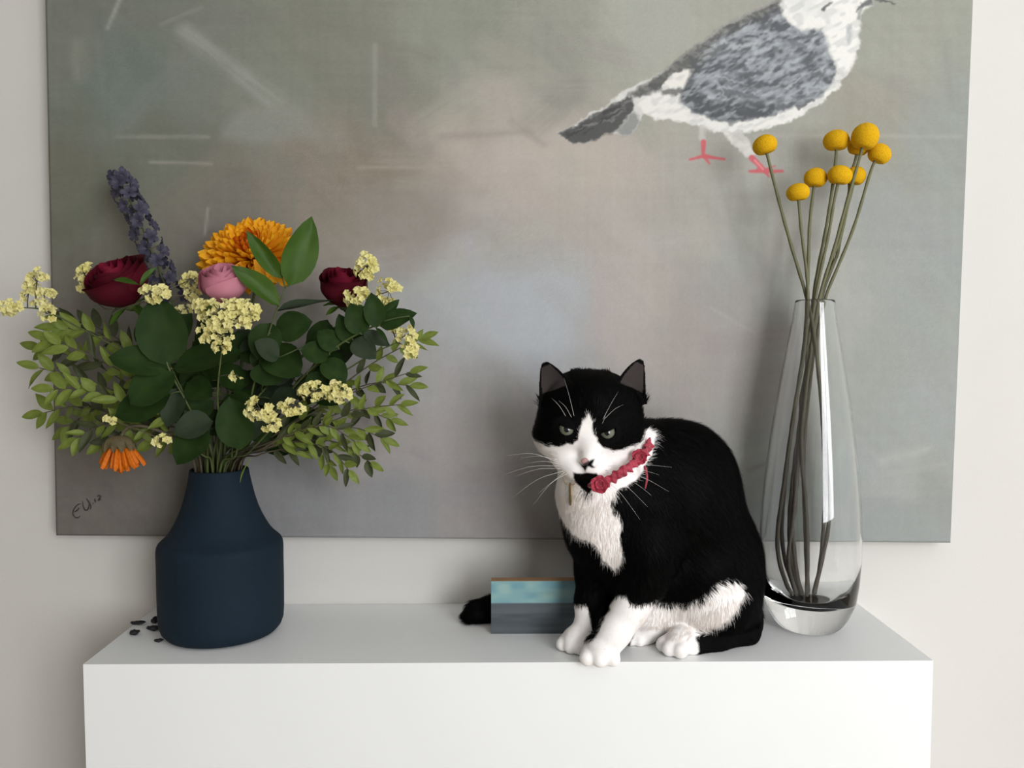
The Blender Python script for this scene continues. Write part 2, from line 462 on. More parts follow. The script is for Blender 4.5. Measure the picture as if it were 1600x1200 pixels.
    for (x, y, l, a, w, c) in [(890,148,50,0,5,(84,86,88)),(1140,250,60,-55,6,(88,92,96)),(1090,185,60,25,9,(108,112,116)),(965,100,40,-60,6,(100,103,104)),(1180,320,90,-55,3.5,(98,102,106)),
                             (1120,430,70,-30,8,(92,95,97)),(1040,440,80,-15,8,(96,99,101)),(750,205,60,-35,9,(100,102,102)),(660,275,50,60,8,(86,88,90)),(900,305,60,-10,9,(88,92,96)),
                             (1020,265,60,-40,4,(100,104,108)),(970,220,60,-30,6,(104,108,112)),(840,390,150,8,9,(98,101,105)),(800,330,120,15,3,(168,172,176)),(770,380,80,60,3,(160,164,168)),
                             (1070,340,90,-35,4,(170,174,178)),(710,330,40,-10,8,(150,154,158)),(860,190,90,-12,6,(168,172,174))]:
        a = math.radians(a)
        over(seg_mask(px, py, k(x-l/2*math.cos(a), y-l/2*math.sin(a)), k(x+l/2*math.cos(a), y+l/2*math.sin(a)), w/2.0, w/3.5, 1.6), c, .85)
    tail = poly_mask(px, py, K([(380,400),(230,478),(85,556),(160,603),(330,540),(402,440)]), 2)
    for i in range(40):
        x = r.uniform(90, 390); y = 560 - (x - 90) * .45 + r.uniform(-35, 45)
        over(seg_mask(px, py, k(x-22, y+10), k(x+22, y-10), 1.6, .8, 1.2) * tail, (128,128,126) if r.random() < .45 else (58,58,58), .6)
    over(poly_mask(px, py, K([(1012,25),(1060,100),(1110,130),(1190,112),(1203,180),(1250,290),(1302,292),(1334,200),(1344,60),(1390,18),(1380,-40),(1020,-40)]), 4), (226,225,219))
    over(poly_mask(px, py, K([(1040,20),(1120,60),(1180,40),(1150,-20),(1040,-20)]), 8), (210,211,207), .7)
    over(seg_mask(px, py, k(1190,35), k(1225,5), 2.6, 1.2, 1.5), (88,90,90), .9)
    over(seg_mask(px, py, k(1300,110), k(1296,175), 2.6, 2, 2), (166,170,172), .8)
    over(poly_mask(px, py, K([(1325,50),(1350,28),(1392,18),(1388,-6),(1352,8),(1332,20)]), 1.8), (96,98,98), .9)
    over(poly_mask(px, py, K([(1330,80),(1340,20),(1352,30),(1345,80)]), 2), (140,142,140), .8)
    over(poly_mask(px, py, K([(1380,0),(1440,-6),(1492,12),(1480,16),(1440,4)]), 1.4), (80,82,82), .95)
    over(seg_mask(px, py, k(685,540), k(690,590), 7, 4, 3), (196,195,189), .6)
    over(poly_mask(px, py, K([(770,548),(850,552),(885,600),(905,640),(880,656),(840,632),(800,580)]), 1.8), (214,212,206), .9)
    over(poly_mask(px, py, K([(800,552),(860,556),(880,600),(840,590)]), 2.5), (176,175,170), .7)
    wh = np.clip((vnoise(sx_, sy_, 58, 13, 5) - .5) * 4, 0, 1) * np.clip((C[..., 0] - 190) / 20, 0, 1)
    over(wh, (184,185,182), .45)
    px, py = px0, py0
    pk = (192,94,100)
    for a, b, w in [((691,592),(690,650),3.4),((692,650),(634,665),2.2),((692,652),(778,663),2.4),((694,654),(716,681),2.0),((700,648),(735,658),2.2),
                    ((893,658),(952,716),4.0),((950,712),(884,714),2.8),((950,714),(1020,713),2.8),((948,716),(964,735),2.0),((930,690),(912,712),2.2),((955,705),(988,692),1.4)]:
        over(seg_mask(px, py, k(*a), k(*b), w * 1.25, w * .75, 1.1), pk, .95)
    over(seg_mask(px, py, k(905,668), k(940,706), 1.2, 1, 1), (232,160,160), .7)
    fine = vnoise(px, py, 14, 2.1, 2.3) - .5
    return np.clip(C + (fine * 5)[..., None], 0, 255)

def axis_lines(total, lo, hi, fine, coarse):
    a = list(np.arange(0, lo, coarse)) + list(np.arange(lo, hi, fine)) + list(np.arange(hi, total, coarse)) + [total]
    return np.array(sorted(set(round(float(v), 6) for v in a)))

def canvas():
    root = thing('canvas_painting', 'large unframed grey canvas with a painted pigeon hanging on the wall', 'painting', BL + CU * (CW / 2) + CV * 0)
    org = root.location.copy()
    m = mpp(PD)
    us = axis_lines(CW, (865 - 88) * m, (1412 - 88) * m, 1.45 * m, 3.6 * m)
    vs = axis_lines(CH, (840 - 285) * m, (840 + 30) * m, 1.45 * m, 3.6 * m)
    U, V = np.meshgrid(us, vs)
    bl, cu, cv = np.array(BL), np.array(CU), np.array(CV)
    pts = bl + U[..., None] * cu + V[..., None] * cv
    flat = pts.reshape(-1, 3)
    pix, _ = proj(flat)
    C = lin(paint(pix[:, 0], pix[:, 1]))
    nv, nu = U.shape
    idx = np.arange(nu * nv).reshape(nv, nu)
    faces = np.stack([idx[:-1, :-1], idx[:-1, 1:], idx[1:, 1:], idx[1:, :-1]], -1).reshape(-1, 4)
    # stretched sides and back of the canvas
    th = 0.024
    ring = np.concatenate([idx[0, :], idx[1:, -1], idx[-1, -2::-1], idx[-2:0:-1, 0]])
    base = len(flat)
    side = flat[ring] + np.array([0, th, 0])
    allv = np.concatenate([flat, side]) - np.array(org)
    nr = len(ring); i = np.arange(nr); j = (i + 1) % nr
    sf = np.stack([ring[j], ring[i], base + i, base + j], -1)
    me = bpy.data.meshes.new('canvas')
    F = np.concatenate([faces, sf])
    me.vertices.add(len(allv)); me.vertices.foreach_set('co', allv.astype(np.float32).ravel())
    me.loops.add(F.size); me.loops.foreach_set('vertex_index', F.astype(np.int32).ravel())
    me.polygons.add(len(F)); me.polygons.foreach_set('loop_start', np.arange(0, F.size, 4, dtype=np.int32))
    me.update(calc_edges=True)
    set_colors(me, 'paint', np.concatenate([C, C[ring]]))
    mat = mat_attr('oil_paint_on_canvas', 'paint', 0.62, 0.25, 0.25, 900.0)
    link('canvas', me, mat, root, smooth=False)
    bars = MB(org)
    o3 = lambda u, v, y: BL + CU * u + CV * v + Vector((0, y, 0))
    for (u0, u1, v0, v1) in ((.004, .04, .004, CH-.004), (CW-.04, CW-.004, .004, CH-.004), (.04, CW-.04, .004, .04), (.04, CW-.04, CH-.04, CH-.004)):
        q = [o3(u0, v0, .004), o3(u1, v0, .004), o3(u1, v0, .0285), o3(u0, v0, .0285), o3(u0, v1, .004), o3(u1, v1, .004), o3(u1, v1, .0285), o3(u0, v1, .0285)]
        bars.add(q, [(0,3,2,1),(4,5,6,7),(0,1,5,4),(1,2,6,5),(2,3,7,6),(3,0,4,7)])
    bars.build('stretcher_frame', mat_noise('pine', (.45,.32,.18,1), (.55,.40,.24,1), 30), root, False)
    # painted signature in the lower corner, brushed strokes
    sg = MB(org)
    strokes = [[(126,787),(121,789),(116,795),(114,802),(117,808),(122,809),(125,806)], [(116,800),(121,797),(124,793)],
               [(129,783),(130,791),(133,797),(137,796),(139,790),(140,784)], [(135,779),(139,785),(142,791),(141,796)],
               [(145,786),(146,787)], [(148,779),(149,785)], [(152,776),(155,774),(157,776),(155,780),(154,782),(158,780)]]
    for s in strokes:
        pts = spline([P(x, y, PD - 0.0002) for x, y in s], 4)
        n = len(pts)
        sg.tube(pts, [mpp(PD) * (1.5 - .7 * abs(2 * i / (n - 1) - 1) ** 2) * .75 for i in range(n)], 5)
    sg.build('signature', mat_noise('dark_paint', (.035,.033,.03,1), (.05,.047,.043,1), 50), root)
canvas()

# ------------------------------------------------------------------ small painted block
def block():
    D0, D1 = 1.133, 1.150
    a = Pz(767.5, 990.5); D0 = a.y - CAM.y; D1 = D0 + 0.0165
    x0, x1 = a.x, P(930, 990, D0).x
    h = P(768, 908, D0).z - TOP_Z
    root = thing('painted_wood_block', 'small wooden block painted with a teal and slate seascape', 'painting', ((x0 + x1) / 2, (D0 + D1) / 2 + CAM.y, TOP_Z))
    o = root.location
    mb = MB(o); mb.box((x0, D0 + CAM.y + .0008, TOP_Z), (x1, D1 + CAM.y, TOP_Z + h))
    b = mb.build('wood_block', mat_noise('raw_wood', (.34,.19,.10,1), (.42,.25,.14,1), 40, .7), root, False)
    nu, nv = 110, 64
    us = np.linspace(x0, x1, nu); vs = np.linspace(TOP_Z, TOP_Z + h - .0004, nv)
    U, V = np.meshgrid(us, vs)
    v = np.stack([U.ravel(), np.full(U.size, D0 + CAM.y), V.ravel()], 1)
    u_ = (U.ravel() - x0) / (x1 - x0); w_ = (V.ravel() - TOP_Z) / h
    X, Y = u_ * 160, (1 - w_) * 83
    sea = np.array([(98,106,112)]) + (vnoise(X, Y, 41, 40, 5) - .5)[:, None] * 26 + np.where((1 - w_) < .62, 6, -6)[:, None] 
    t = vnoise(X + 8 * vnoise(X, Y, 42, 12, 9), Y, 43, 22, 8)
    sky = np.array([(112,168,186)]) * (1 - t[:, None]) + np.array([(168,205,198)]) * t[:, None]
    gr = np.clip((X - 75) / 70 + (vnoise(X, Y, 44, 18, 10) - .5) * 1.2, 0, 1)[:, None]
    sky = sky * (1 - gr * .35) + np.array([(112,128,126)]) * gr * .35  # sky greys towards the cat, partly the cat's shade painted into the colour
    hz = np.clip((w_ - .575) / .015, 0, 1)[:, None]
    C = lin(np.clip(sea * .78 * (1 - hz) + sky * .86 * hz, 0, 255))
    idx = np.arange(U.size).reshape(nv, nu)
    F = np.stack([idx[:-1, :-1], idx[:-1, 1:], idx[1:, 1:], idx[1:, :-1]], -1).reshape(-1, 4)
    base = len(v)
    ring = np.concatenate([idx[0, :], idx[1:, -1], idx[-1, -2::-1], idx[-2:0:-1, 0]])
    vv = np.concatenate([v, v[ring] + np.array([0, .0009, 0])]) - np.array(o)
    nr = len(ring); i = np.arange(nr); j = (i + 1) % nr
    sf = np.stack([ring[j], ring[i], base + i, base + j], -1)
    ob = mesh_obj('painted_face', vv, [tuple(f) for f in np.concatenate([F, sf]).tolist()], mat_attr('acrylic_paint', 'paint', .5, .3), root, False)
    set_colors(ob.data, 'paint', np.concatenate([C, C[ring]]))
block()

# ------------------------------------------------------------------ dark blue vase
VD = 1.13
VB = P(348, 1000, VD); VX, VY = VB.x, VB.y
M_vase = mat_noise('matte_blue_ceramic', (.0072,.0160,.0265,1), (.0090,.0190,.031,1), 14, .75, .3, 420, .15)
vprof = [(0.0,0.0),(.066,0.0),(.0735,.0025),(.0785,.008),(.0815,.016),(.0825,.030),(.0828,.070),(.0826,.100),(.0828,.112),(.0826,.118),(.0819,.1225),(.0802,.1260),(.0765,.1295),(.0715,.1340),
         (.0655,.1415),(.0600,.151),(.0550,.161),(.0502,.173),(.0460,.187),(.0424,.202),(.0396,.216),(.0386,.2235),(.0376,.2250),(.0360,.2240),
         (.0355,.216),(.040,.190),(.047,.165),(.060,.140),(.074,.118),(.077,.100),(.077,.02),(.070,.010),(0.0,.009)]
mb = MB((VX, VY, TOP_Z)); mb.lathe(vprof, (VX, VY, TOP_Z), 96)
vase = mb.build('ceramic_vase', M_vase, None, True, (VX, VY, TOP_Z))
tag(vase, 'matte dark blue ceramic vase with flared shoulder holding the mixed bouquet', 'vase')
VMOUTH = Vector((VX, VY, TOP_Z + .224))

# ------------------------------------------------------------------ clear glass vase
GD = 1.137
GB = P(1262.5, 1000, GD); GX, GY = GB.x, GB.y
def glass_mat():
    m, nt, b = new_mat('clear_glass')
    b.inputs['Base Color'].default_value = (.985, .99, .985, 1)
    b.inputs['Roughness'].default_value = 0.0
    b.inputs['IOR'].default_value = 1.45
    b.inputs['Transmission Weight'].default_value = 1.0
    nz = nt.nodes.new('ShaderNodeTexNoise'); nz.inputs['Scale'].default_value = 9
    tc = nt.nodes.new('ShaderNodeTexCoord')
    bp = nt.nodes.new('ShaderNodeBump'); bp.inputs['Strength'].default_value = .06; bp.inputs['Distance'].default_value = .004
    nt.links.new(tc.outputs['Object'], nz.inputs['Vector']); nt.links.new(nz.outputs['Fac'], bp.inputs['Height'])
    nt.links.new(bp.outputs['Normal'], b.inputs['Normal'])
    return m
M_glass = glass_mat()
gz = lambda py: P(1262, py, GD).z - TOP_Z
gm = mpp(GD)
outer = [(470,29.5),(474,30.2),(500,33.5),(540,41),(600,51),(640,57.5),(690,64.5),(740,70.5),(790,75),(835,77.2),(870,76.8),(905,74.5),(935,70.5),(958,64),(974,56)]
gz0 = gz(470)
oprof = [(r * gm, gz(py)) for py, r in outer]
zs = [z for _, z in oprof]
oprof = [(r, z) for r, z in oprof if z > .022] + [(.0528,.0185),(.0480,.0105),(.0432,.0046),(.0395,.0012),(.0365,0.0),(0.0,0.0)]
inner = [(max(r - .0026, .0005), z) for r, z in [(r * gm, gz(py)) for py, r in outer] if z > .062]
inner += [(.0555,.053),(.049,.044),(.038,.0385),(.02,.036),(0.0,.0355)]
gprof = list(reversed(oprof)) + [((outer[0][1] * gm - .0013), gz0 + .0012)] + inner
mb = MB((GX, GY, TOP_Z)); mb.lathe(gprof, (GX, GY, TOP_Z), 96)
gv = mb.build('glass_vase', M_glass, None, True, (GX, GY, TOP_Z))
tag(gv, 'tall tapering clear glass vase with a thick base', 'vase')

# ------------------------------------------------------------------ yellow ball flowers
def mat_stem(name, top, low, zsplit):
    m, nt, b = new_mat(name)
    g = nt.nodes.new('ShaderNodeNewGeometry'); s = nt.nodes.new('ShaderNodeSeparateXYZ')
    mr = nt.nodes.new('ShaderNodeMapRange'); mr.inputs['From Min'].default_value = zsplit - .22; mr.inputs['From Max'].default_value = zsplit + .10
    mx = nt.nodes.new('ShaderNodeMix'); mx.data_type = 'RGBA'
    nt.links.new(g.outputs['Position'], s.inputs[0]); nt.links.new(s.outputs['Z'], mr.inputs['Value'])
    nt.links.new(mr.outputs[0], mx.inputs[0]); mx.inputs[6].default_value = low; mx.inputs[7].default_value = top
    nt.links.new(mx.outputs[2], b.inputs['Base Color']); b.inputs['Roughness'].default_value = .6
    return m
M_cst = mat_stem('dried_stem_glass_toned', (.125,.125,.055,1), (.080,.068,.052,1), TOP_Z + gz0)  # browner towards the foot, partly the glass's darkening put into the stem colour
def mat_ball():
    m, nt, b = new_mat('yellow_pollen_ball')
    tc = nt.nodes.new('ShaderNodeTexCoord')
    vo = nt.nodes.new('ShaderNodeTexVoronoi'); vo.inputs['Scale'].default_value = 900
    cr = nt.nodes.new('ShaderNodeValToRGB')
    cr.color_ramp.elements[0].color = (.80,.50,.012,1); cr.color_ramp.elements[1].color = (.60,.31,.006,1); cr.color_ramp.elements[1].position = .75
    nt.links.new(tc.outputs['Object'], vo.inputs['Vector']); nt.links.new(vo.outputs['Distance'], cr.inputs['Fac'])
    nt.links.new(cr.outputs['Color'], b.inputs['Base Color'])
    bp = nt.nodes.new('ShaderNodeBump'); bp.inputs['Strength'].default_value = .6; bp.inputs['Distance'].default_value = .0008; bp.invert = True
    nt.links.new(vo.outputs['Distance'], bp.inputs['Height']); nt.links.new(bp.outputs['Normal'], b.inputs['Normal'])
    b.inputs['Roughness'].default_value = .85; b.inputs['Specular IOR Level'].default_value = .1
    return m
M_ball = mat_ball()

CRASP = []
def craspedia(head, rx, ry, D, path, label, seed):
    CRASP.append((head, rx, ry, D, path, label, seed))

def build_craspedia():
    pin = sorted((z, r) for r, z in inner)
    r_in = lambda z: np.interp(z, [p[0] for p in pin], [p[1] for p in pin])
    fl = sorted((r, z) for r, z in inner if z < .056)
    floor_z = lambda r: np.interp(r, [p[0] for p in fl], [p[1] for p in fl])
    heads, hr, path0 = [], [], []
    for (head, rx, ry, D, path, label, seed) in CRASP:
        heads.append(np.array(P(head[0], head[1], D))); hr.append(rx * mpp(D) * 1.02)
    heads = np.array(heads); hr = np.array(hr); n = len(CRASP)
    for it in range(300):                                          # heads only give way in depth
        for i in range(n):
            for j in range(i + 1, n):
                d = heads[j] - heads[i]; need = (hr[i] + hr[j]) * .985
                if np.linalg.norm(d) < need:
                    s_ = 1 if d[1] >= 0 else -1
                    heads[i, 1] -= s_ * .0004; heads[j, 1] += s_ * .0004
    NZ = 150
    zb = TOP_Z + .043
    zt = heads[:, 2].max()
    Zl = np.linspace(zb, zt, NZ)
    XY = np.zeros((n, NZ, 2)); on = np.zeros((n, NZ), bool); rad = np.zeros((n, NZ))
    for i, (head, rx, ry, D, path, label, seed) in enumerate(CRASP):
        sp = np.array([tuple(p) for p in spline([Vector(heads[i])] + [P(x, y, d) for x, y, d in path], 10)])
        o = np.argsort(sp[:, 2])
        XY[i, :, 0] = np.interp(Zl, sp[o, 2], sp[o, 0]); XY[i, :, 1] = np.interp(Zl, sp[o, 2], sp[o, 1])
        on[i] = Zl <= heads[i, 2] + 1e-6
        f = (heads[i, 2] - Zl) / (heads[i, 2] - zb)
        rad[i] = mpp(D) * (2.4 + 1.2 * np.clip(f, 0, 1) + .2 * np.sin(Zl * 190 + seed))
        # fix the stem to its own head
    O = XY.copy(); ax = np.array([GX, GY]); rim = TOP_Z + gz0 + .004
    hk = np.array([int(np.searchsorted(Zl, heads[i, 2])) for i in range(n)]).clip(0, NZ - 1)
    inside = Zl < rim
    Rz = r_in(np.minimum(Zl, TOP_Z + gz0) - TOP_Z)
    for it in range(500):
        sm = XY.copy(); sm[:, 1:-1] = (XY[:, :-2] + XY[:, 2:]) / 2
        XY += (.25 if it < 440 else .10) * (sm - XY)
        XY += np.array([.02, .006]) * (O - XY)
        for i in range(n):
            for j in range(i + 1, n):
                d = XY[j] - XY[i]; L = np.hypot(d[:, 0], d[:, 1]) + 1e-9
                need = (rad[i] + rad[j]) * 1.06 + .0003
                k = on[i] & on[j] & (L < need)
                if k.any():
                    u = d[k] / L[k][:, None]; m = (.5 * (need - L)[k])[:, None]
                    XY[i, k] -= u * m; XY[j, k] += u * m
            for j in range(n):
                if j == i: continue
                dz = Zl - heads[j, 2]; q = hr[j] ** 2 - dz ** 2
                d = XY[i] - heads[j, :2]; L = np.hypot(d[:, 0], d[:, 1]) + 1e-9
                need = np.sqrt(np.maximum(q, 0)) + rad[i] + .0004
                k = on[i] & (q > 0) & (L < need)
                if k.any(): XY[i, k, 1] += (np.where(d[k, 1] >= 0, 1, -1) * (need - L)[k])
            d = XY[i] - ax; L = np.hypot(d[:, 0], d[:, 1]) + 1e-9
            lim = Rz - rad[i] * 1.08 - .0004 - .006 * np.clip((TOP_Z + .075 - Zl) / .03, 0, 1)
            k = inside & (L > lim)
            XY[i, k] = ax + d[k] / L[k][:, None] * lim[k][:, None]
            XY[i, hk[i]:] = heads[i, :2]
    for i, (head, rx, ry, D, path, label, seed) in enumerate(CRASP):
        c = Vector(heads[i])
        pts = [Vector((XY[i, k, 0], XY[i, k, 1], Zl[k])) for k in range(NZ) if Zl[k] < heads[i, 2] - .004]
        rr = [rad[i, k] for k in range(NZ) if Zl[k] < heads[i, 2] - .004]
        fr = math.hypot(pts[0].x - GX, pts[0].y - GY)
        foot = Vector((pts[0].x, pts[0].y, TOP_Z + float(floor_z(fr)) + .0006))
        pts = [foot] + pts + [c]; rr = [rr[0] * .8] + rr + [rr[-1]]
        root = thing('ball_flower', label, 'flower', foot, 'yellow ball flowers in the glass vase')
        bm = bmesh.new(); bmesh.ops.create_icosphere(bm, subdivisions=4, radius=1.0)
        r = random.Random(seed); ph = [r.uniform(0, 6) for _ in range(4)]
        q = Vector((0, 0, 1)).rotation_difference((c - pts[-6]).normalized())
        m = mpp(D)
        for v in bm.verts:
            nn = v.co.copy()
            k = 1 + .02 * math.sin(3 * nn.x + ph[0]) + .02 * math.sin(4 * nn.y + ph[1]) + .012 * math.sin(23 * nn.x + ph[2]) * math.sin(23 * nn.y + ph[3]) * math.sin(21 * nn.z)
            if nn.z < -.75: k *= 1 - .35 * (-.75 - nn.z) / .25 * .6
            v.co = q @ Vector((nn.x * rx * m * k, nn.y * rx * m * k, nn.z * ry * m * k))
            v.co += c - foot
        me = bpy.data.meshes.new('flower_head'); bm.to_mesh(me); bm.free()
        link('flower_head', me, M_ball, root)
        mb = MB(foot)
        mb.tube(pts, rr, 8)
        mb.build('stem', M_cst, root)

g0 = GD
shared = 'yellow ball flower on a thin stem in the glass vase, in the upright cluster'
craspedia((1195,227),19,16,g0-.006,[(1218,318,g0-.006),(1238,390,g0-.006),(1262,470,g0-.008),(1272,530,g0-.01),(1283,620,g0-.01),(1292,720,g0-.008),(1296,810,g0-.006),(1283,880,g0),(1270,940,g0)],
          'yellow ball flower leaning out alone in front of the pigeon\'s pink foot', 1)
craspedia((1247,301),17.5,15,g0-.02,[(1252,360,g0-.018),(1262,450,g0-.012),(1258,540,g0-.012),(1240,650,g0-.02),(1225,760,g0-.026),(1215,850,g0-.024),(1228,915,g0-.012),(1238,938,g0-.008)],
          'lowest yellow ball flower of the bunch in the glass vase', 2)
craspedia((1275,278),18,15.5,g0+.0,[(1265,350,g0),(1262,450,g0-.002),(1256,540,g0+.01),(1238,660,g0+.02),(1226,760,g0+.024),(1222,850,g0+.02),(1245,940,g0+.006)],
          'pale yellow ball flower just above the lowest one in the glass vase', 3)
craspedia((1307,220),20,16.5,g0+.004,[(1305,260,g0+.004),(1292,350,g0+.004),(1273,450,g0+.004),(1262,560,g0+.004),(1248,680,g0-.01),(1238,780,g0-.014),(1243,880,g0-.008),(1252,938,g0)],
          'flattened oval yellow ball flower beside the topmost one', 4)
craspedia((1311,275),18.5,16,g0-.014,[(1304,310,g0-.014),(1294,370,g0-.01),(1275,460,g0-.006),(1264,550,g0-.01),(1257,640,g0-.012),(1246,730,g0-.016),(1240,800,g0-.014),(1232,880,g0-.01),(1246,942,g0-.004)],
          'amber yellow ball flower touching a paler one in the glass vase', 5)
craspedia((1337,275),15,15.5,g0+.006,[(1325,320,g0+.006),(1308,390,g0+.006),(1284,462,g0+.01),(1270,560,g0+.014),(1256,700,g0+.02),(1258,820,g0+.018),(1263,944,g0+.006)],
          'small pale yellow ball flower half hidden behind crossing stems', 6)
craspedia((1342,229),16.5,15,g0+.012,[(1334,270,g0+.01),(1314,370,g0+.008),(1282,470,g0+.004),(1262,580,g0-.004),(1246,700,g0+.004),(1234,800,g0+.01),(1236,880,g0+.01),(1250,944,g0+.002)],
          'yellow ball flower tucked behind the topmost one', 7)
craspedia((1352,214),21,21.5,g0-.02,[(1340,258,g0-.018),(1322,320,g0-.014),(1303,390,g0-.008),(1279,470,g0-.004),(1262,580,g0-.012),(1252,700,g0-.02),(1259,780,g0-.02),(1262,860,g0-.016),(1260,946,g0-.008)],
          'topmost and largest yellow ball flower in the glass vase', 8)
craspedia((1374,241),17.5,15.5,g0-.004,[(1362,262,g0-.004),(1336,350,g0-.004),(1308,420,g0-.002),(1288,470,g0),(1276,540,g0+.008),(1284,640,g0+.014),(1289,760,g0+.018),(1284,860,g0+.014),(1272,942,g0+.004)],
          'yellow ball flower leaning outermost over the glass vase, touching the topmost one', 9)
build_craspedia()
# ------------------------------------------------------------------ cat: one implicit body, meshed with surface nets
def build_cat():
    tail_x0 = P(715, 965, 1.15).x; body_x1 = P(1215, 900, 1.12).x
    hx0, hx1 = P(822, 650, 1.03).x, P(1030, 650, 1.03).x
    def lines(segs):
        out = []
        for a, b, h in segs:
            n = max(1, int(round((b - a) / h))); out += list(np.linspace(a, b, n, endpoint=False))
        return np.array(out + [segs[-1][1]])
    hz0 = P(920, 775, 1.0).z
    y0 = CAM.y + .915
    X = lines([(tail_x0 - .01, hx0, .0028), (hx0, hx1, .00125), (hx1, body_x1 + .01, .0026)])
    Y = lines([(y0, CAM.y + 1.045, .00125), (CAM.y + 1.045, CAM.y + 1.215, .0026)])
    Z = lines([(TOP_Z - .0052, TOP_Z + .045, .0015), (TOP_Z + .045, hz0, .0024), (hz0, P(920, 545, 1.05).z, .00125)])
    F = np.full((len(X), len(Y), len(Z)), .05, dtype=np.float32)

    def region(lo, hi):
        s = []
        for ax, a, b in zip((X, Y, Z), lo, hi):
            i = max(0, np.searchsorted(ax, a) - 1); j = min(len(ax), np.searchsorted(ax, b) + 1)
            s.append(slice(i, max(j, i + 1)))
        return tuple(s)
    def grids(s):
        return (X[s[0]][:, None, None].astype(np.float32), Y[s[1]][None, :, None].astype(np.float32), Z[s[2]][None, None, :].astype(np.float32))
    def smin(f, d, k):
        h = np.clip(.5 + .5 * (f - d) / k, 0, 1)
        return f * (1 - h) + d * h - k * h * (1 - h)
    def put(lo, hi, fn, k):
        s = region(np.array(lo) - k - .008, np.array(hi) + k + .008)
        d = fn(*grids(s))
        F[s] = smin(F[s], d.astype(np.float32), k)
    def cone(a, b, ra, rb, k=.012, sy=1.0):
        a, b = np.array(a), np.array(b)
        R = max(ra, rb)
        ab = b - a; w = np.array([1, sy, 1.0])           # sy > 1 flattens along depth
        L2 = float(((ab * w) ** 2).sum()) + 1e-12
        def fn(x, y, z):
            dx, dy, dz = x - a[0], (y - a[1]) * sy, z - a[2]
            t = np.clip((dx * ab[0] + dy * ab[1] * sy + dz * ab[2]) / L2, 0, 1)
            return np.sqrt((dx - t*ab[0])**2 + (dy - t*ab[1]*sy)**2 + (dz - t*ab[2])**2) - (ra + (rb - ra) * t)
        put(np.minimum(a, b) - R, np.maximum(a, b) + R, fn, k)
    def ell(c, r, k=.01):
        c, r = np.array(c), np.array(r)
        def fn(x, y, z):
            q = np.sqrt(((x-c[0])/r[0])**2 + ((y-c[1])/r[1])**2 + ((z-c[2])/r[2])**2)
            return (q - 1) * r.min() * (.55 + .45 * np.clip(q, 0, 1.6) / 1.6) + 0 * q
        put(c - r, c + r, fn, k)
    n3 = lambda t: (np.array(P(t[0], t[1], t[2])), t[3] * mpp(t[2]))
    def chain(nodes, k=.012, sy=1.0):
        q = [n3(t) for t in nodes]
        for (a, ra), (b, rb) in zip(q[:-1], q[1:]): cone(a, b, ra, rb, k, sy)

    # ---- trunk
    chain([(1050,756,1.105,99), (1086,876,1.118,101), (1092,905,1.118,98)], .02, 1.12)
    chain([(992,730,1.085,72), (1048,758,1.10,94)], .03)
    chain([(938,725,1.055,52), (935,770,1.052,60), (945,830,1.058,56), (962,872,1.06,50)], .025)
    chain([(955,790,1.065,60), (1045,800,1.10,88)], .03)
    chain([(945,700,1.06,55), (985,745,1.09,66)], .03)
    # near shoulder and foreleg
    chain([(1012,790,1.045,52), (1008,860,1.035,48), (1002,905,1.028,40)], .022)
    chain([(1002,905,1.028,38), (985,950,1.022,29), (960,988,1.014,25), (943,1014,1.008,23)], .008)
    # far foreleg
    chain([(935,830,1.075,42), (928,890,1.068,29), (921,940,1.062,22), (914,985,1.057,17.5), (903,1004,1.050,17)], .01)
    # haunches
    chain([(1100,900,1.085,72), (1120,940,1.072,58)], .02)
    chain([(1095,915,1.15,55), (1130,955,1.16,45)], .02)
    chain([(1150,955,1.085,40), (1160,985,1.082,25), (1118,998,1.06,21), (1080,1010,1.048,20)], .012)
    chain([(1060,930,1.10,48), (1015,960,1.085,32), (1003,985,1.082,24)], .02)
    chain([(1130,950,1.12,62), (1150,970,1.12,42)], .02)
    # paws with toes; the soles rest on the shelf
    def foot_z(px, D, r):
        p = np.array(P(px, 1000, D)); p[2] = TOP_Z + r; return p
    def paw(cx, D, r, dx, dD, toes, tr, spread=None, k=.0032):
        """pad at (cx, D) with toes fanned along dx pixels, dD metres"""
        m = mpp(D)
        a = foot_z(cx, D, r * m * .98)
        cone(a, a + np.array([dx * m * .3, dD * .3, -r * m * .08]), r * m, r * m * .92, .006)
        f = np.array([dx * m, dD]); L = np.hypot(*f) + 1e-9; f /= L; s = np.array([-f[1], f[0]])
        nt = toes
        for i in range(nt):
            u = (i - (nt - 1) / 2) / ((nt - 1) / 2)
            fw = L * (1 - .22 * u * u); sd = u * r * m * .82
            tip = np.array([a[0] + f[0]*fw + s[0]*sd, a[1] + f[1]*fw + s[1]*sd, TOP_Z + tr * m * .92])
            root = np.array([a[0] + s[0]*sd*.7, a[1] + s[1]*sd*.7, TOP_Z + tr * m * 1.55])
            cone(root, tip, tr * m * .95, tr * m * .95, k)
    paw(937, 1.014, 24, -2, -.0165, 3, 13.5)
    paw(899, 1.052, 20, -8, -.010, 3, 12)
    paw(1064, 1.046, 21, -22, -.014, 3, 13)
    paw(990, 1.078, 17, -6, -.010, 3, 10)
    # tail lying along the shelf behind the block
    tz = lambda px, D, r: np.concatenate([np.array(P(px, 1000, D))[:2], [TOP_Z + r * mpp(D) * .98]])
    tp = [(1165,1.165,21),(1100,1.188,21),(1000,1.190,20),(900,1.186,20),(820,1.180,20),(770,1.168,19.5),(745,1.158,17.5),(733,1.154,12)]
    for a, b in zip(tp[:-1], tp[1:]):
        cone(tz(*a), tz(*b), a[2] * mpp(a[1]), b[2] * mpp(b[1]), .008)
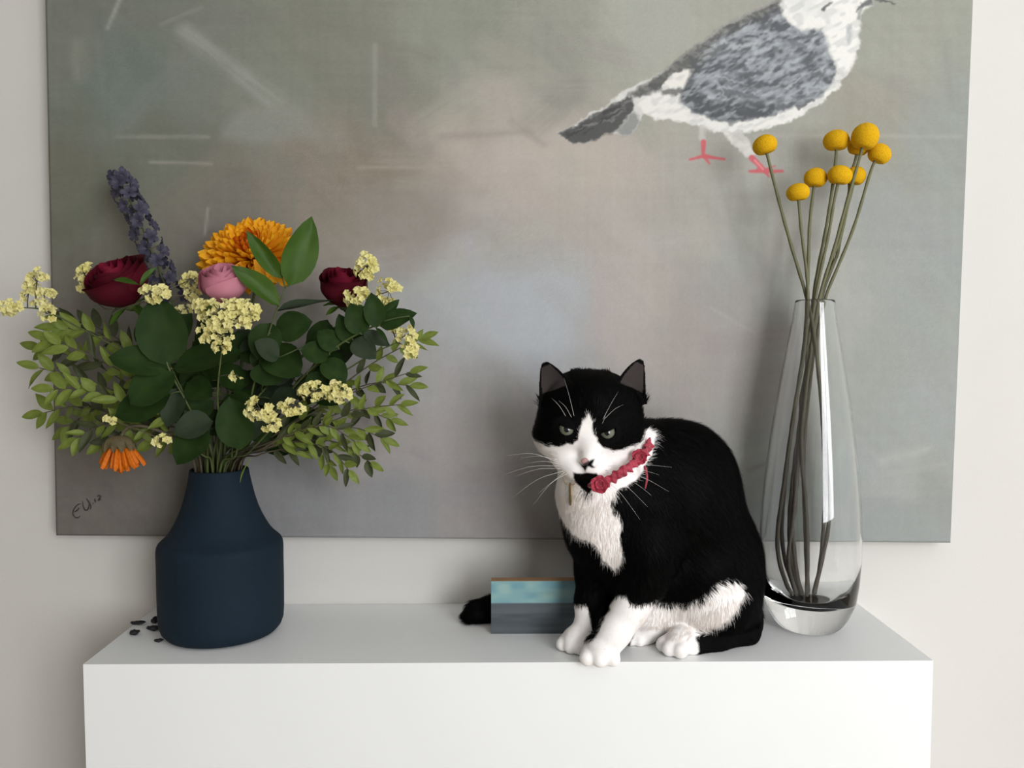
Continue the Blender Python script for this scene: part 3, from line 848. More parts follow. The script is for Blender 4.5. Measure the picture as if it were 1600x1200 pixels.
    # ---- head, own frame: x to the cat's left in view, y down, z towards the viewer (units: pixels of the photo)
    HC = np.array(P(921, 660, 1.040)); hs = mpp(1.015)
    roll = math.radians(3.5); pt = math.radians(14)
    ex = np.array([math.cos(roll), 0, -math.sin(roll)])
    eu = np.array([math.sin(roll), 0, math.cos(roll)])            # up
    ef = np.array([0.02, -1.0, 0.0])                              # towards the viewer
    upv = eu * math.cos(pt) + ef * math.sin(pt); fwd = ef * math.cos(pt) - eu * math.sin(pt)
    H = lambda x, y, z: HC + hs * (x * ex - y * upv + z * fwd)
    def hball(x, y, z, r, k=.006, x2=None):
        a = H(x, y, z); b = a if x2 is None else H(*x2[:3]); rb = r if x2 is None else x2[3]
        cone(a, b, r * hs, rb * hs, k)
    hball(-16,-22,-4,62,.012,(16,-22,-4,62))         # skull
    hball(-24,-8,10,58,.012,(24,-8,10,58))
    hball(0,-40,26,42,.012)                          # forehead
    hball(-46,24,6,40,.014); hball(46,24,6,40,.014)  # cheeks
    hball(-57,28,-8,29,.010); hball(62,32,-12,28,.010)
    hball(0,0,50,20,.010,(-3,38,66,13))              # nose bridge
    hball(-3,38,66,13,.005,(-4,50,68,10))
    hball(-19,60,52,20,.006); hball(13,61,52,20,.006)     # whisker pads
    hball(-34,50,34,24,.012); hball(30,52,34,24,.012)
    hball(-7,97,44,18,.006); hball(-4,84,36,22,.008); hball(0,72,28,34,.012)       # chin, jaw
    hball(-30,-12,56,11,.008,(-12,-2,58,9)); hball(30,-12,56,11,.008,(12,-2,58,9))   # brows
    # neck
    cone(H(0,30,-20), np.array(P(950,740,1.075)), 56*hs, 62*hs, .02)
    # ears: cupped triangular shells
    ears = []
    def ear(base, tip, W, yaw):
        b, t = H(*base), H(*tip)
        a = t - b; L = np.linalg.norm(a); a /= L
        n = fwd * math.cos(yaw) + ex * math.sin(yaw); n -= a * n.dot(a); n /= np.linalg.norm(n)
        l = np.cross(a, n); W_ = W * hs; th = 2.6 * hs
        ears.append((b, a, l, n, L, W_))
        def fn(x, y, z):
            dx, dy, dz = x - b[0], y - b[1], z - b[2]
            t = (dx*a[0] + dy*a[1] + dz*a[2]) / L
            la = dx*l[0] + dy*l[1] + dz*l[2]; fr = dx*n[0] + dy*n[1] + dz*n[2]
            w = W_ * (np.clip(1.04 - np.maximum(t, 0), 0, 2) ** .62) * np.clip(1 + np.minimum(t, 0) * 1.6, 0, 1)
            cup = .62 * W_ * (la / W_) ** 2 * np.clip(1.1 - t, .25, 1.2)
            return np.maximum(np.maximum(np.abs(la) - w, (np.abs(fr - cup) - th * (1.25 - .5 * np.clip(t, 0, 1))) ), np.maximum((t - 1) * L, (-.35 - t) * L))
        put(np.minimum(b, t) - W_ - .01, np.maximum(b, t) + W_ + .01, fn, .0035)
    ear((-53,-46,4), (-80,-94,-4), 31, -.22)
    ear((51,-54,4), (72,-108,-4), 31, .22)

    # ---- eyes: find the face surface along each line of sight, set the ball, bulge the lids and cut the opening
    def samp(p):
        i = [np.clip(np.searchsorted(ax, v), 1, len(ax) - 1) for ax, v in zip((X, Y, Z), p)]
        w = [(v - ax[j-1]) / (ax[j] - ax[j-1]) for ax, v, j in zip((X, Y, Z), p, i)]
        c = 0.0
        for dx in (0, 1):
            for dy in (0, 1):
                for dz in (0, 1):
                    c += F[i[0]-1+dx, i[1]-1+dy, i[2]-1+dz] * (w[0] if dx else 1-w[0]) * (w[1] if dy else 1-w[1]) * (w[2] if dz else 1-w[2])
        return c
    def hit(px, py, d0=.92, d1=1.2):
        for D in np.arange(d0, d1, .0006):
            if samp(np.array(P(px, py, D))) < 0: return D
        return d1
    eyes = []
    for (ex_, ey_, sl, sgn) in ((885.5, 672, .30, -1), (948.5, 677, -.34, 1)):
        D = hit(ex_, ey_)
        m = mpp(D); R = 13.0 * m
        c = np.array(P(ex_, ey_ - 1.5, D + 8.0 * m))
        eyes.append((c, R, D, ex_, ey_, sl))
        put(c - R*1.15, c + R*1.15, lambda x, y, z, c=c, R=R: np.sqrt((x-c[0])**2 + (y-c[1])**2 + (z-c[2])**2) - R * 1.13, .004)
        s = region(c - R * 1.8, c + R * 1.8)
        x, y, z = grids(s)
        pix_u = (x - c[0]) / m + 0 * y; pix_v = -(z - c[2]) / m + 0 * y
        v_top = -2.2 + sl * pix_u - .012 * (pix_u ** 2)             # upper lid, drooping towards the nose
        dline = (v_top - pix_v) * m
        darc = (np.sqrt(pix_u ** 2 + (pix_v + 4.2) ** 2) - 12.6) * m
        ddep = (y - (c[1] + 1 * m)) + 0 * x
        carve = np.maximum(np.maximum(dline, darc), ddep)
        F[s] = np.maximum(F[s], -carve)

    # keep the soles flat on the shelf
    F[:, :, Z < TOP_Z + .0004] = np.where((Y[None, :, None] > -DEPTH + .0) | True, np.maximum(F[:, :, Z < TOP_Z + .0004], .0004), 0)

    # ---- surface nets
    S = F < 0
    cnt = np.zeros((len(X)-1, len(Y)-1, len(Z)-1), dtype=np.uint8)
    for a in (0, 1):
        for b in (0, 1):
            for c in (0, 1):
                cnt += S[a:len(X)-1+a, b:len(Y)-1+b, c:len(Z)-1+c]
    act = (cnt > 0) & (cnt < 8)
    I, J, K = np.nonzero(act)
    vid = np.full(act.shape, -1, dtype=np.int32); vid[I, J, K] = np.arange(len(I))
    sm = np.zeros((len(I), 3)); nn = np.zeros(len(I))
    corners = [(a, b, c) for a in (0, 1) for b in (0, 1) for c in (0, 1)]
    fv = {c: F[I + c[0], J + c[1], K + c[2]].astype(np.float64) for c in corners}
    pv = {c: np.stack([X[I + c[0]], Y[J + c[1]], Z[K + c[2]]], 1) for c in corners}
    for c in corners:
        for ax in range(3):
            if c[ax] == 0:
                d = list(c); d[ax] = 1; d = tuple(d)
                fa, fb = fv[c], fv[d]
                x = (fa < 0) != (fb < 0)
                t = np.where(x, fa / np.where(x, fa - fb, 1), 0)
                sm += np.where(x[:, None], pv[c] + t[:, None] * (pv[d] - pv[c]), 0); nn += x
    V = sm / nn[:, None]
    quads = []
    for ax in range(3):
        lo = [slice(1, -1)] * 3; lo[ax] = slice(0, -1)
        hi = [slice(1, -1)] * 3; hi[ax] = slice(1, None)
        A, B = S[tuple(lo)], S[tuple(hi)]
        i, j, k = np.nonzero(A != B)
        off = [1, 1, 1]; off[ax] = 0
        i, j, k = i + off[0], j + off[1], k + off[2]
        g = [i, j, k]; b, c = (ax + 1) % 3, (ax + 2) % 3
        def cell(db, dc):
            q = [g[0].copy(), g[1].copy(), g[2].copy()]; q[b] = q[b] + db; q[c] = q[c] + dc
            return vid[q[0], q[1], q[2]]
        q = np.stack([cell(-1, -1), cell(0, -1), cell(0, 0), cell(-1, 0)], 1)
        ins = S[i, j, k]
        q[~ins] = q[~ins][:, ::-1]
        quads.append(q)
    Q = np.concatenate(quads)
    Q = Q[(Q >= 0).all(1)]
    # light relaxing
    E = np.concatenate([Q[:, [0, 1]], Q[:, [1, 2]], Q[:, [2, 3]], Q[:, [3, 0]]])
    for it in range(3):
        acc = np.zeros_like(V); n = np.zeros(len(V))
        np.add.at(acc, E[:, 0], V[E[:, 1]]); np.add.at(n, E[:, 0], 1)
        np.add.at(acc, E[:, 1], V[E[:, 0]]); np.add.at(n, E[:, 1], 1)
        V = V * .5 + .5 * acc / n[:, None]
    V[:, 2] = np.maximum(V[:, 2], TOP_Z + .0003)
    fn_ = np.cross(V[Q[:, 2]] - V[Q[:, 0]], V[Q[:, 3]] - V[Q[:, 1]])
    N = np.zeros_like(V)
    for c in range(4): np.add.at(N, Q[:, c], fn_)
    N /= np.linalg.norm(N, axis=1)[:, None] + 1e-12

    # ---- coat colours, laid on the body's own places
    BLK = np.array([.0038, .0036, .0036]); WHT = np.array([.96, .925, .90])
    face_w = [(919,647),(912,660),(905,674),(903,688),(897,695),(887,692),(874,699),(856,697),(842,690),(834,684),(815,690),(820,740),(840,790),(874,805),(884,822),
              (896,838),(916,846),(933,856),(943,876),(960,893),(968,884),(976,864),(968,844),(973,818),(966,802),(955,787),(964,768),(993,751),(1006,733),(1020,704),(1026,680),
              (1016,667),(1008,672),(1002,690),(990,696),(972,702),(960,704),(950,699),(941,697),(934,692),(927,678),(926,658)]
    sock_n = [(963,931),(980,931),(987,944),(1004,945),(1022,940),(1040,942),(997,976),(988,989),(976,1006),(972,1060),(890,1060),(896,1013),(930,996),(943,969),(955,943)]
    sock_f = [(890,944),(916,945),(923,962),(925,989),(932,1000),(925,1060),(850,1060),(850,990),(890,980)]
    thigh = [(985,975),(1020,940),(1037,944),(1071,944),(1095,936),(1115,917),(1135,905),(1158,911),(1164,928),(1152,955),(1135,972),(1112,986),(1088,995),(1092,1018),(1080,1045),(960,1045),(968,1010)]
    chin_b = [(896,738),(908,741),(918,738),(932,739),(936,746),(932,758),(922,770),(910,766),(900,752)]
    lip_b = [(906,722),(914,726),(924,719),(929,717),(926,725),(931,729),(921,731),(914,737),(911,730)]
    def whiteness(v, jit=0.0):
        px, D = proj(v)
        x, y = px[:, 0], px[:, 1]
        if jit:
            r = np.random.default_rng(3)
            x = x + r.normal(0, jit, len(x)); y = y + r.normal(0, jit, len(x))
        x = x + 5 * (vnoise(px[:, 0], px[:, 1], 61, 9, 9) - .5); y = y + 5 * (vnoise(px[:, 0], px[:, 1], 62, 9, 9) - .5)
        z = v[:, 2] - TOP_Z
        w = poly_mask(x, y, face_w, 1.5) * (D < 1.095)
        w = w * (1 - poly_mask(x, y, chin_b, 1.2) * (D < 1.010))
        w = w * (1 - poly_mask(x, y, lip_b, 1.2) * (D < 1.0))
        w = np.maximum(w, poly_mask(x, y, sock_n, 1.5) * (D < 1.046))
        w = np.maximum(w, poly_mask(x, y, sock_f, 1.5) * (D > 1.03) * (D < 1.085))
        w = np.maximum(w, poly_mask(x, y, thigh, 2.0) * (D < 1.135))
        w = w * (1 - poly_mask(x, y, [(966,1004),(978,993),(990,985),(993,990),(986,1003),(976,1018),(966,1022)], 1.5) * (D > 1.03))
        return w
    w = whiteness(V)
    C = BLK * (1 - w[:, None]) + WHT * w[:, None]
    ein = np.zeros(len(V), bool); eany = np.zeros(len(V), bool)
    for (b, a, l, n, L, W_) in ears:
        d = V - b; t = d @ a / L; la = d @ l; fr = d @ n
        ww = W_ * np.clip(1.04 - t, 0, 2) ** .62
        on = (t > -.1) & (t < 1.1) & (np.abs(la) < ww + .004) & (np.abs(fr) < W_ * 1.2)
        eany |= on & (t > .12)
        ein |= on & (t > .22) & (t < .9) & (np.abs(la) < ww * .80) & ((N @ n) > .25)
    C[ein] = np.array([.046, .038, .037])
    for (c, R, *_r) in eyes:
        C[np.linalg.norm(V - c, axis=1) < R * 1.28] = BLK * .8
    me = bpy.data.meshes.new('body')
    root = thing('cat', 'black and white cat sitting upright on the console in a red collar', 'cat', P(1040, 1000, 1.09).xy.to_3d() + Vector((0, 0, TOP_Z)))
    org = np.array(root.location)
    me.vertices.add(len(V)); me.vertices.foreach_set('co', (V - org).astype(np.float32).ravel())
    me.loops.add(Q.size); me.loops.foreach_set('vertex_index', Q.astype(np.int32).ravel())
    me.polygons.add(len(Q)); me.polygons.foreach_set('loop_start', np.arange(0, Q.size, 4, dtype=np.int32))
    me.update(calc_edges=True); me.validate()
    set_colors(me, 'coat', C)
    body = link('body', me, mat_attr('cat_coat', 'coat', .85, .04), root)

    # ---- fur: short combed blades
    area = .5 * np.linalg.norm(fn_, axis=1)
    vpx, vD = proj(V)
    hd = np.clip((V[:, 2] - P(920, 770, 1.03).z) / .02, 0, 1) * (vD < 1.10) * (vpx[:, 0] < 1022)
    nose = H(-4, 46, 72)
    dn = np.linalg.norm(V - nose, axis=1) / hs                         # pixels from the nose
    length = np.full(len(V), .0125)
    z = V[:, 2] - TOP_Z
    length = np.where(z < .10, .0075 + .005 * np.clip((vpx[:, 0] - 1000) / 60, 0, 1), length)
    length = np.where(z < .024, .0032, length)
    length = np.where((vpx[:, 0] < 800), .011, length)
    hl = np.interp(dn, [0, 22, 45, 75, 100, 130], [.0012, .002, .0042, .0065, .009, .011])
    length = np.where(hd > .5, hl, length)
    length = np.where(eany, .0026, length)
    length = np.where((w > .5) & (hd < .5), np.where(z < .10, np.where(vpx[:, 0] < 1000, length * .55, length * .85), length * .8), length)
    bad = ein.copy()
    for (c, R, *_r) in eyes: bad |= np.linalg.norm(V - c, axis=1) < R * 1.5
    bad |= dn < 9
    # combing direction
    down = np.array([.12, .02, -1.0])
    flow = np.tile(down, (len(V), 1))
    flow += np.stack([np.clip((vpx[:, 0] - 960) / 160, -.15, .8) * (z > .08), .0*z, 0*z], 1)
    foot = z < .03
    flow[foot] = np.array([-.5, -.8, -.2])
    tl = (vD > 1.15) & (z < .045)
    flow[tl] = np.array([-1.0, 0, -.1])
    hf = V - H(-4, 30, 92)
    hf /= np.linalg.norm(hf, axis=1)[:, None]
    flow = flow * (1 - hd[:, None]) + hf * hd[:, None]
    for (b, a, l, n, L, W_) in ears: pass
    NS = 210000
    wgt = area * np.where(bad[Q].any(1), 0, 1) * np.where(fn_[:, 1] > np.abs(fn_[:, 0]) + np.abs(fn_[:, 2]), .45, 1.0)
    fine = length[Q].mean(1)
    wgt = wgt * np.interp(fine, [.002, .006, .012], [3.0, 2.0, 1.0])
    wgt = wgt * (1 + .45 * w[Q].mean(1))
    fi = rng.choice(len(Q), NS, p=wgt / wgt.sum())
    u, v_ = rng.random(NS)[:, None], rng.random(NS)[:, None]
    bil = lambda A: (A[Q[fi, 0]]*(1-u) + A[Q[fi, 1]]*u)*(1-v_) + (A[Q[fi, 3]]*(1-u) + A[Q[fi, 2]]*u)*v_
    p = bil(V); n = bil(N); n /= np.linalg.norm(n, axis=1)[:, None]
    L = bil(length[:, None])[:, 0] * rng.uniform(.6, 1.25, NS)
    f = bil(flow)
    clump = np.stack([vnoise(p[:, 0]*1000+s, p[:, 2]*1000+p[:, 1]*700, 71+s, 7, 7) - .5 for s in range(3)], 1)
    f = f / np.linalg.norm(f, axis=1)[:, None] + clump * .55 + rng.normal(0, .13, (NS, 3))
    f -= n * (f * n).sum(1)[:, None]
    f /= np.linalg.norm(f, axis=1)[:, None] + 1e-9
    wl = bil(w[:, None])[:, 0]
    lift = rng.uniform(.10, .34, NS) * (1 - .62 * wl) + (rng.random(NS) < .12) * .22
    d1 = f * np.cos(lift)[:, None] + n * np.sin(lift)[:, None]
    d2 = f * np.cos(lift * .35)[:, None] + n * np.sin(lift * .35)[:, None]
    side = np.cross(d1, n); side /= np.linalg.norm(side, axis=1)[:, None] + 1e-9
    wd = np.interp(L, [.002, .006, .013], [.00032, .00042, .00055])[:, None] * rng.uniform(.7, 1.3, (NS, 1))
    base = p - n * .0004
    mid = base + d1 * (L * .5)[:, None]; tip = mid + d2 * (L * .5)[:, None]
    fvx = np.stack([base - side*wd*.5, base + side*wd*.5, mid + side*wd*.42, mid - side*wd*.42, tip], 1)
    fvx[:, :, 2] = np.maximum(fvx[:, :, 2], np.where((fvx[:, :, 1] > -DEPTH), TOP_Z + .0002, TOP_Z - .003))
    ww = whiteness(p, 1.6)
    ww = (ww > rng.uniform(.25, .75, NS)).astype(float)
    shade = rng.uniform(.97, 1.02, (NS, 1))
    col = np.where(ww[:, None] > .5, np.clip(WHT * shade, 0, .97), BLK * rng.uniform(.6, 1.7, (NS, 1)))
    nf = bil(eany.astype(float)[:, None])[:, 0] > .5
    me = bpy.data.meshes.new('fur')
    nv = NS * 5
    me.vertices.add(nv); me.vertices.foreach_set('co', (fvx.reshape(-1, 3) - org).astype(np.float32).ravel())
    b5 = np.arange(NS, dtype=np.int32)[:, None] * 5
    loops = np.concatenate([b5 + np.array([[0, 1, 2, 3]]), b5 + np.array([[3, 2, 4]])], 1).ravel()
    me.loops.add(len(loops)); me.loops.foreach_set('vertex_index', loops.astype(np.int32))
    me.polygons.add(NS * 2)
    st = (np.arange(NS, dtype=np.int32)[:, None] * 7 + np.array([[0, 4]], dtype=np.int32)).ravel()
    me.polygons.foreach_set('loop_start', st)
    me.update(calc_edges=True)
    set_colors(me, 'coat', np.repeat(col, 5, axis=0))
    me.polygons.foreach_set('use_smooth', np.ones(NS * 2, dtype=bool))
    nn_ = np.repeat(n * .85 + d1 * .1 + rng.normal(0, .06, (NS, 3)), 5, axis=0); nn_ /= np.linalg.norm(nn_, axis=1)[:, None]
    me.normals_split_custom_set_from_vertices(nn_.astype(np.float32))
    fur = link('fur', me, mat_attr('cat_fur', 'coat', .5, .10, trans=.6), root, smooth=False)
    fur['kind'] = 'stuff'

    # ---- eyes, nose, whiskers
    def mat_flat(name, c, rough=.3, spec=.5):
        return mat_noise(name, tuple(x * .85 for x in c[:3]) + (1,), c, 300, rough, 0, 100, spec)
    M_iris = mat_noise('grey_green_iris', (.085, .098, .07, 1), (.16, .175, .125, 1), 900, .08, 0, 100, .6)
    M_pup = mat_flat('black_pupil', (.004, .004, .004, 1), .05, .6)
    M_nose = mat_attr('nose_skin', 'skin', .45, .35)
    M_wh = mat_flat('white_whisker', (.85, .83, .8, 1), .4, .4)
    for (c, R, D, ex_, ey_, sl) in eyes:
        bm = bmesh.new(); bmesh.ops.create_uvsphere(bm, u_segments=32, v_segments=20, radius=R)
        bmesh.ops.translate(bm, vec=Vector(c - org), verts=bm.verts)
        e = bpy.data.meshes.new('eye'); bm.to_mesh(e); bm.free()
        eo = link('eye', e, M_iris, root)
        # pupil: a slim upright lens on the ball
        mbp = MB(org); vs = []; m = mpp(D); look = np.array(CAM) - c; look /= np.linalg.norm(look)
        rt = np.array([1.0, 0, 0]); rt -= look * rt.dot(look); rt /= np.linalg.norm(rt); up = np.cross(rt, look) * -1
        if up[2] < 0: up = -up
        ring = 20; vs.append(c + look * R * 1.012)
        for rr in (.5, 1.0):
            for i in range(ring):
                a = 2 * math.pi * i / ring
                q = rt * math.cos(a) * 5.0 * m * rr + up * (math.sin(a) * 7.5 * m * rr + 1.5 * m)
                vv = look * R + q; vs.append(c + vv / np.linalg.norm(vv) * R * 1.010)
        fs = [(0, 1 + i, 1 + (i + 1) % ring) for i in range(ring)] + [(1 + i, 1 + ring + i, 1 + ring + (i + 1) % ring, 1 + (i + 1) % ring) for i in range(ring)]
        mbp.add([tuple(v) for v in vs], fs)
        mbp.build('pupil', M_pup, eo)
    # nose: a rounded wedge
    nc = hit(916, 721)
    m = mpp(nc)
    bm = bmesh.new(); bmesh.ops.create_uvsphere(bm, u_segments=24, v_segments=16, radius=1.0)
    for v in bm.verts:
        x, y, zz = v.co
        wdt = 9.0 * (.62 + .38 * np.clip(zz + .5, 0, 1))
        v.co = Vector((x * wdt * m, y * 4.0 * m, zz * 6.0 * m - .4 * m * abs(x) * 3))
    loc = P(915, 721, nc + 1.5 * m)
    bmesh.ops.translate(bm, vec=loc - Vector(org), verts=bm.verts)
    nm = bpy.data.meshes.new('nose'); bm.to_mesh(nm); bm.free()
    nco = np.array([v.co for v in nm.vertices]) - np.array(loc - Vector(org))
    pink = np.array([.42, .24, .23]); drk = np.array([.03, .022, .022])
    tt = np.clip((nco[:, 0] / m - nco[:, 2] / m * 1.4 + 1) / 4, 0, 1)[:, None]
    set_colors(nm, 'skin', pink * (1 - tt) + drk * tt)
    link('nose', nm, M_nose, root)
    r = random.Random(5)
    def whisker(x, y, x1, y1, bend, dd, rad=.0002):
        D = hit(x, y) - .001
        a = P(x, y, D); b = P(x1, y1, D + dd); mid_ = (a + b) / 2 + Vector((0, -.004, bend * mpp(D)))
        mb = MB(org); pts = spline([a, mid_, b], 7)
        mb.tube(pts, [rad * (1.15 - .9 * i / (len(pts) - 1)) for i in range(len(pts))], 4)
        mb.build('whisker', M_wh, root)
    for (x, y, x1, y1, b) in [(872,722,792,712,9),(874,728,786,742,7),(876,732,806,744,6),(880,736,800,778,9),(882,738,832,790,6),(870,718,812,716,5),(886,740,840,772,4),(878,726,822,724,5)]:
        whisker(x, y, x1, y1, b, r.uniform(-.01, .02))
    for (x, y, x1, y1, b) in [(950,728,1050,730,4),(952,733,1045,768,8),(948,738,1032,786,9),(944,742,1012,792,8),(940,745,992,800,6),(936,747,972,786,5),(955,730,1030,742,5),(938,744,1000,812,8),(946,735,1018,752,5)]:
        whisker(x, y, x1, y1, b, r.uniform(-.012, .012))
    for (x, y, x1, y1, b) in [(897,650,881,590,2),(893,652,873,626,4),(942,655,966,612,3),(944,655,974,632,4),(941,662,946,648,1),(884,650,862,622,3)]:
        whisker(x, y, x1, y1, b, -.004, .00017)

    # ---- collar: gathered red ribbon, split ring, brass tag
    M_red = mat_noise('red_satin_ribbon', (.27, .012, .034, 1), (.42, .024, .055, 1), 60, .5, 0, 100, .3, 0, .4)
    M_gold = mat_noise('brass', (.26, .18, .08, 1), (.33, .24, .11, 1), 60, .4)
    M_gold.node_tree.nodes['Principled BSDF'].inputs['Metallic'].default_value = .8
    ctr = np.array(P(940, 722, 1.055))
    loop = []
    front = [(1012,692,1.030),(1004,708,1.014),(990,722,1.000),(972,735,.990),(952,748,.988),(932,758,.990),(908,756,1.024),(888,744,1.025),(876,730,1.035)]
    for (x, y, D) in front: loop.append(np.array(P(x, y, D)))
    loop += [np.array(P(866, 716, 1.04)), np.array(P(880, 690, 1.085)), np.array(P(935, 672, 1.125)), np.array(P(990, 672, 1.11)), np.array(P(1014, 680, 1.06))]
    lp = spline([Vector(q) for q in loop] + [Vector(loop[0])], 12)
    mb = MB(org); mb.tube(lp, .0035, 8, False)
    strap = mb.build('collar', M_red, root)
    strap['label'] = 'gathered red ribbon collar'
    # ruffle of the ribbon along the visible run
    mb = MB(org)
    run = spline([Vector(q) for q in loop[:6]], 16)
    vs, fs = [], []
    for i, q in enumerate(run):
        t = (run[min(i+1, len(run)-1)] - run[max(i-1, 0)]).normalized()
        out = (q - Vector(ctr)); out -= t * out.dot(t); out.normalize()
        sidev = t.cross(out).normalized()
        ph = i * .95
        for j, s in enumerate((-1, -.5, 0, .5, 1)):
            amp = .0028 * abs(s)
            vs.append(q + out * (.0042 + amp * math.sin(ph + (1.3 if s > 0 else 0)) + .001) + sidev * (s * (.0058 + .0014 * math.sin(ph * .71 + s))))
    for i in range(len(run) - 1):
        for j in range(4):
            a = i * 5 + j; fs.append((a, a + 1, a + 6, a + 5))
    mb.add(vs, fs)
    rf = mb.build('ruffle', M_red, strap)
    md = rf.modifiers.new('thickness', 'SOLIDIFY'); md.thickness = .0007
    def rosette(x, y, D, size, npet, seed):
        rr = random.Random(seed)
        c = P(x, y, D); look = (CAM - c).normalized()
        q = Vector((0, 0, 1)).rotation_difference(look)
        mb = MB(org)
        for layer, (n_, sc, tilt) in enumerate(((npet, 1.0, .35), (npet - 1, .66, .75), (3, .36, 1.15))):
            for i in range(n_):
                a = 2 * math.pi * (i + .5 * layer) / n_ + rr.uniform(-.2, .2)
                vs, fs = [], []
                for iu in range(5):
                    for iv in range(5):
                        u_ = iu / 4; v2 = (iv / 4 - .5) * 2
                        wid = .62 * math.sin(math.pi * (.12 + .80 * u_)) * size * sc
                        rad = u_ * size * sc * math.cos(tilt); hh = u_ * size * sc * math.sin(tilt) + .25 * size * sc * v2 * v2 * u_ + .08 * size * math.sin(3 * v2 + i)
                        lx, ly = rad, v2 * wid
                        vs.append(c + q @ Vector((lx * math.cos(a) - ly * math.sin(a), lx * math.sin(a) + ly * math.cos(a), hh)))
                for iu in range(4):
                    for iv in range(4):
                        k = iu * 5 + iv; fs.append((k, k + 1, k + 6, k + 5))
                mb.add(vs, fs)
        o = mb.build('rosette', M_red, strap)
        md = o.modifiers.new('thickness', 'SOLIDIFY'); md.thickness = .0006
    rosette(937, 757, .970, .0118, 5, 1)
    rosette(999, 714, 1.002, .0105, 5, 2)
    mb = MB(org)
    mb.tube(spline([P(1007,728,1.005), P(1011,745,1.000), P(1008,764,.998)], 6), [.0013, .0016, .0018, .0015, .0013, .0012, .0012, .0012, .0012, .0011, .001, .0009, .0007], 6)
    mb.build('ribbon_end', M_red, strap)
    cx, cy, cD = 891, 748, hit(891, 768) - .0042
    mb = MB(org); cc = P(cx, cy, cD); rr = 10.2 * mpp(cD)
    pts = [cc + Vector((math.cos(a) * rr, .25 * math.sin(a) * rr, math.sin(a) * rr)) for a in np.linspace(0, 2 * math.pi, 33)]
    mb.tube(pts, .00048, 6, False)
    rg = mb.build('split_ring', M_gold, strap)
    # the tag hangs edge-on
    mb = MB(org); t0, t1 = P(891, 754, cD - .001), P(891, 790, cD - .001)
    w2 = .0011
    vs, fs = [], []
    nseg = 20
    Rr = (t0.z - t1.z) / 2; tc = (t0 + t1) / 2
    for s in (-1, 1):
        for i in range(nseg):
            a = 2 * math.pi * i / nseg
            vs.append(tc + Vector((s * w2 * .55 , .0 , 0)) + Vector((.06 * math.sin(a) * Rr, -.55 * math.sin(a) * Rr, math.cos(a) * Rr)))
    fs.append(tuple(range(nseg))); fs.append(tuple(range(2 * nseg - 1, nseg - 1, -1)))
    for i in range(nseg):
        j = (i + 1) % nseg; fs.append((i, nseg + i, nseg + j, j))
    mb.add(vs, fs)
    mb.build('brass_tag', M_gold, strap, False)
    return root
build_cat()
# ------------------------------------------------------------------ bouquet
def mat_leaf(name, c1, c2, rough=.45, trans=.25, spec=.35):
    return mat_noise(name, c1 + (1,), c2 + (1,), 2.5, rough, 0, 100, spec, trans)
M_broad = mat_leaf('broad_leaf_green', (.012, .031, .006), (.024, .050, .010), .6, .15, .12)
M_broad2 = mat_leaf('bright_leaf_green', (.036, .085, .010), (.058, .115, .014), .5, .2, .2)
M_dusk = mat_leaf('dusky_leaf_green', (.024, .040, .020), (.040, .056, .030), .6, .2, .2)
M_light = mat_leaf('light_leaf_green', (.150, .205, .030), (.215, .275, .050), .55, .3)
M_olive = mat_leaf('olive_leaf', (.035, .045, .016), (.060, .070, .026), .6, .2)
M_gstem = mat_noise('green_stem', (.055, .075, .022, 1), (.085, .11, .035, 1), 40, .55)
M_bstem = mat_noise('brown_stem', (.060, .050, .028, 1), (.10, .085, .05, 1), 40, .6)
M_burg = mat_noise('burgundy_petal', (.058, .0035, .008, 1), (.105, .006, .016, 1), 14, .65, 0, 100, .12, .12)
M_burg2 = mat_noise('crimson_petal', (.125, .006, .018, 1), (.20, .010, .030, 1), 14, .65, 0, 100, .12, .15)
M_pink = mat_noise('pink_petal', (.50, .16, .22, 1), (.66, .27, .34, 1), 14, .65, 0, 100, .15, .2)
M_oran = mat_noise('golden_orange_petal', (.88, .34, .008, 1), (.94, .50, .020, 1), 1.6, .55, 0, 100, .25, .25)
M_oran2 = mat_noise('deep_orange_petal', (.62, .13, .004, 1), (.74, .20, .008, 1), 10, .55, 0, 100, .25, .25)
M_cream = mat_noise('cream_floret', (.74, .68, .26, 1), (.82, .77, .40, 1), 60, .7, 0, 100, .15, .2)
M_calyx = mat_noise('brown_calyx', (.075, .06, .03, 1), (.13, .10, .045, 1), 50, .7)
M_purp = mat_noise('dusky_purple_petal', (.034, .032, .054, 1), (.060, .057, .088, 1), 30, .55, 0, 100, .3, .1)

_leaf_cache = {}
def leaf_mesh(kind, variant, mat):
    key = (kind, variant, mat.name)
    if key in _leaf_cache: return _leaf_cache[key]
    r = random.Random(variant * 17 + 3)
    peak, pw = {'broad': (.46, .62), 'oval': (.42, .75), 'lance': (.45, .95)}[kind]
    nu, nv = 8, 4
    vs, fs = [], []
    bend = r.uniform(-.22, .10); twist = r.uniform(-.25, .25); fold = r.uniform(.10, .28)
    for i in range(nu + 1):
        t = i / nu
        s = t ** (math.log(.5) / math.log(peak))
        w = .5 * max(math.sin(math.pi * s), 0) ** pw
        if t > .8: w = min(w, .5 * ((1 - t) / .2) ** .8 * .95 + .0)
        for j in range(nv + 1):
            v = j / nv * 2 - 1
            y = w * v
            z = bend * t * t * .9 + fold * abs(v) * w + twist * t * v * w + .018 * math.sin(7 * t + 3 * v + variant)
            vs.append((t, y, z))
    for i in range(nu):
        for j in range(nv):
            a = i * (nv + 1) + j
            fs.append((a, a + nv + 1, a + nv + 2, a + 1))
    me = bpy.data.meshes.new('leaf'); me.from_pydata(vs, [], fs); me.update()
    me.materials.append(mat)
    me.polygons.foreach_set('use_smooth', np.ones(len(me.polygons), dtype=bool))
    _leaf_cache[key] = me
    return me

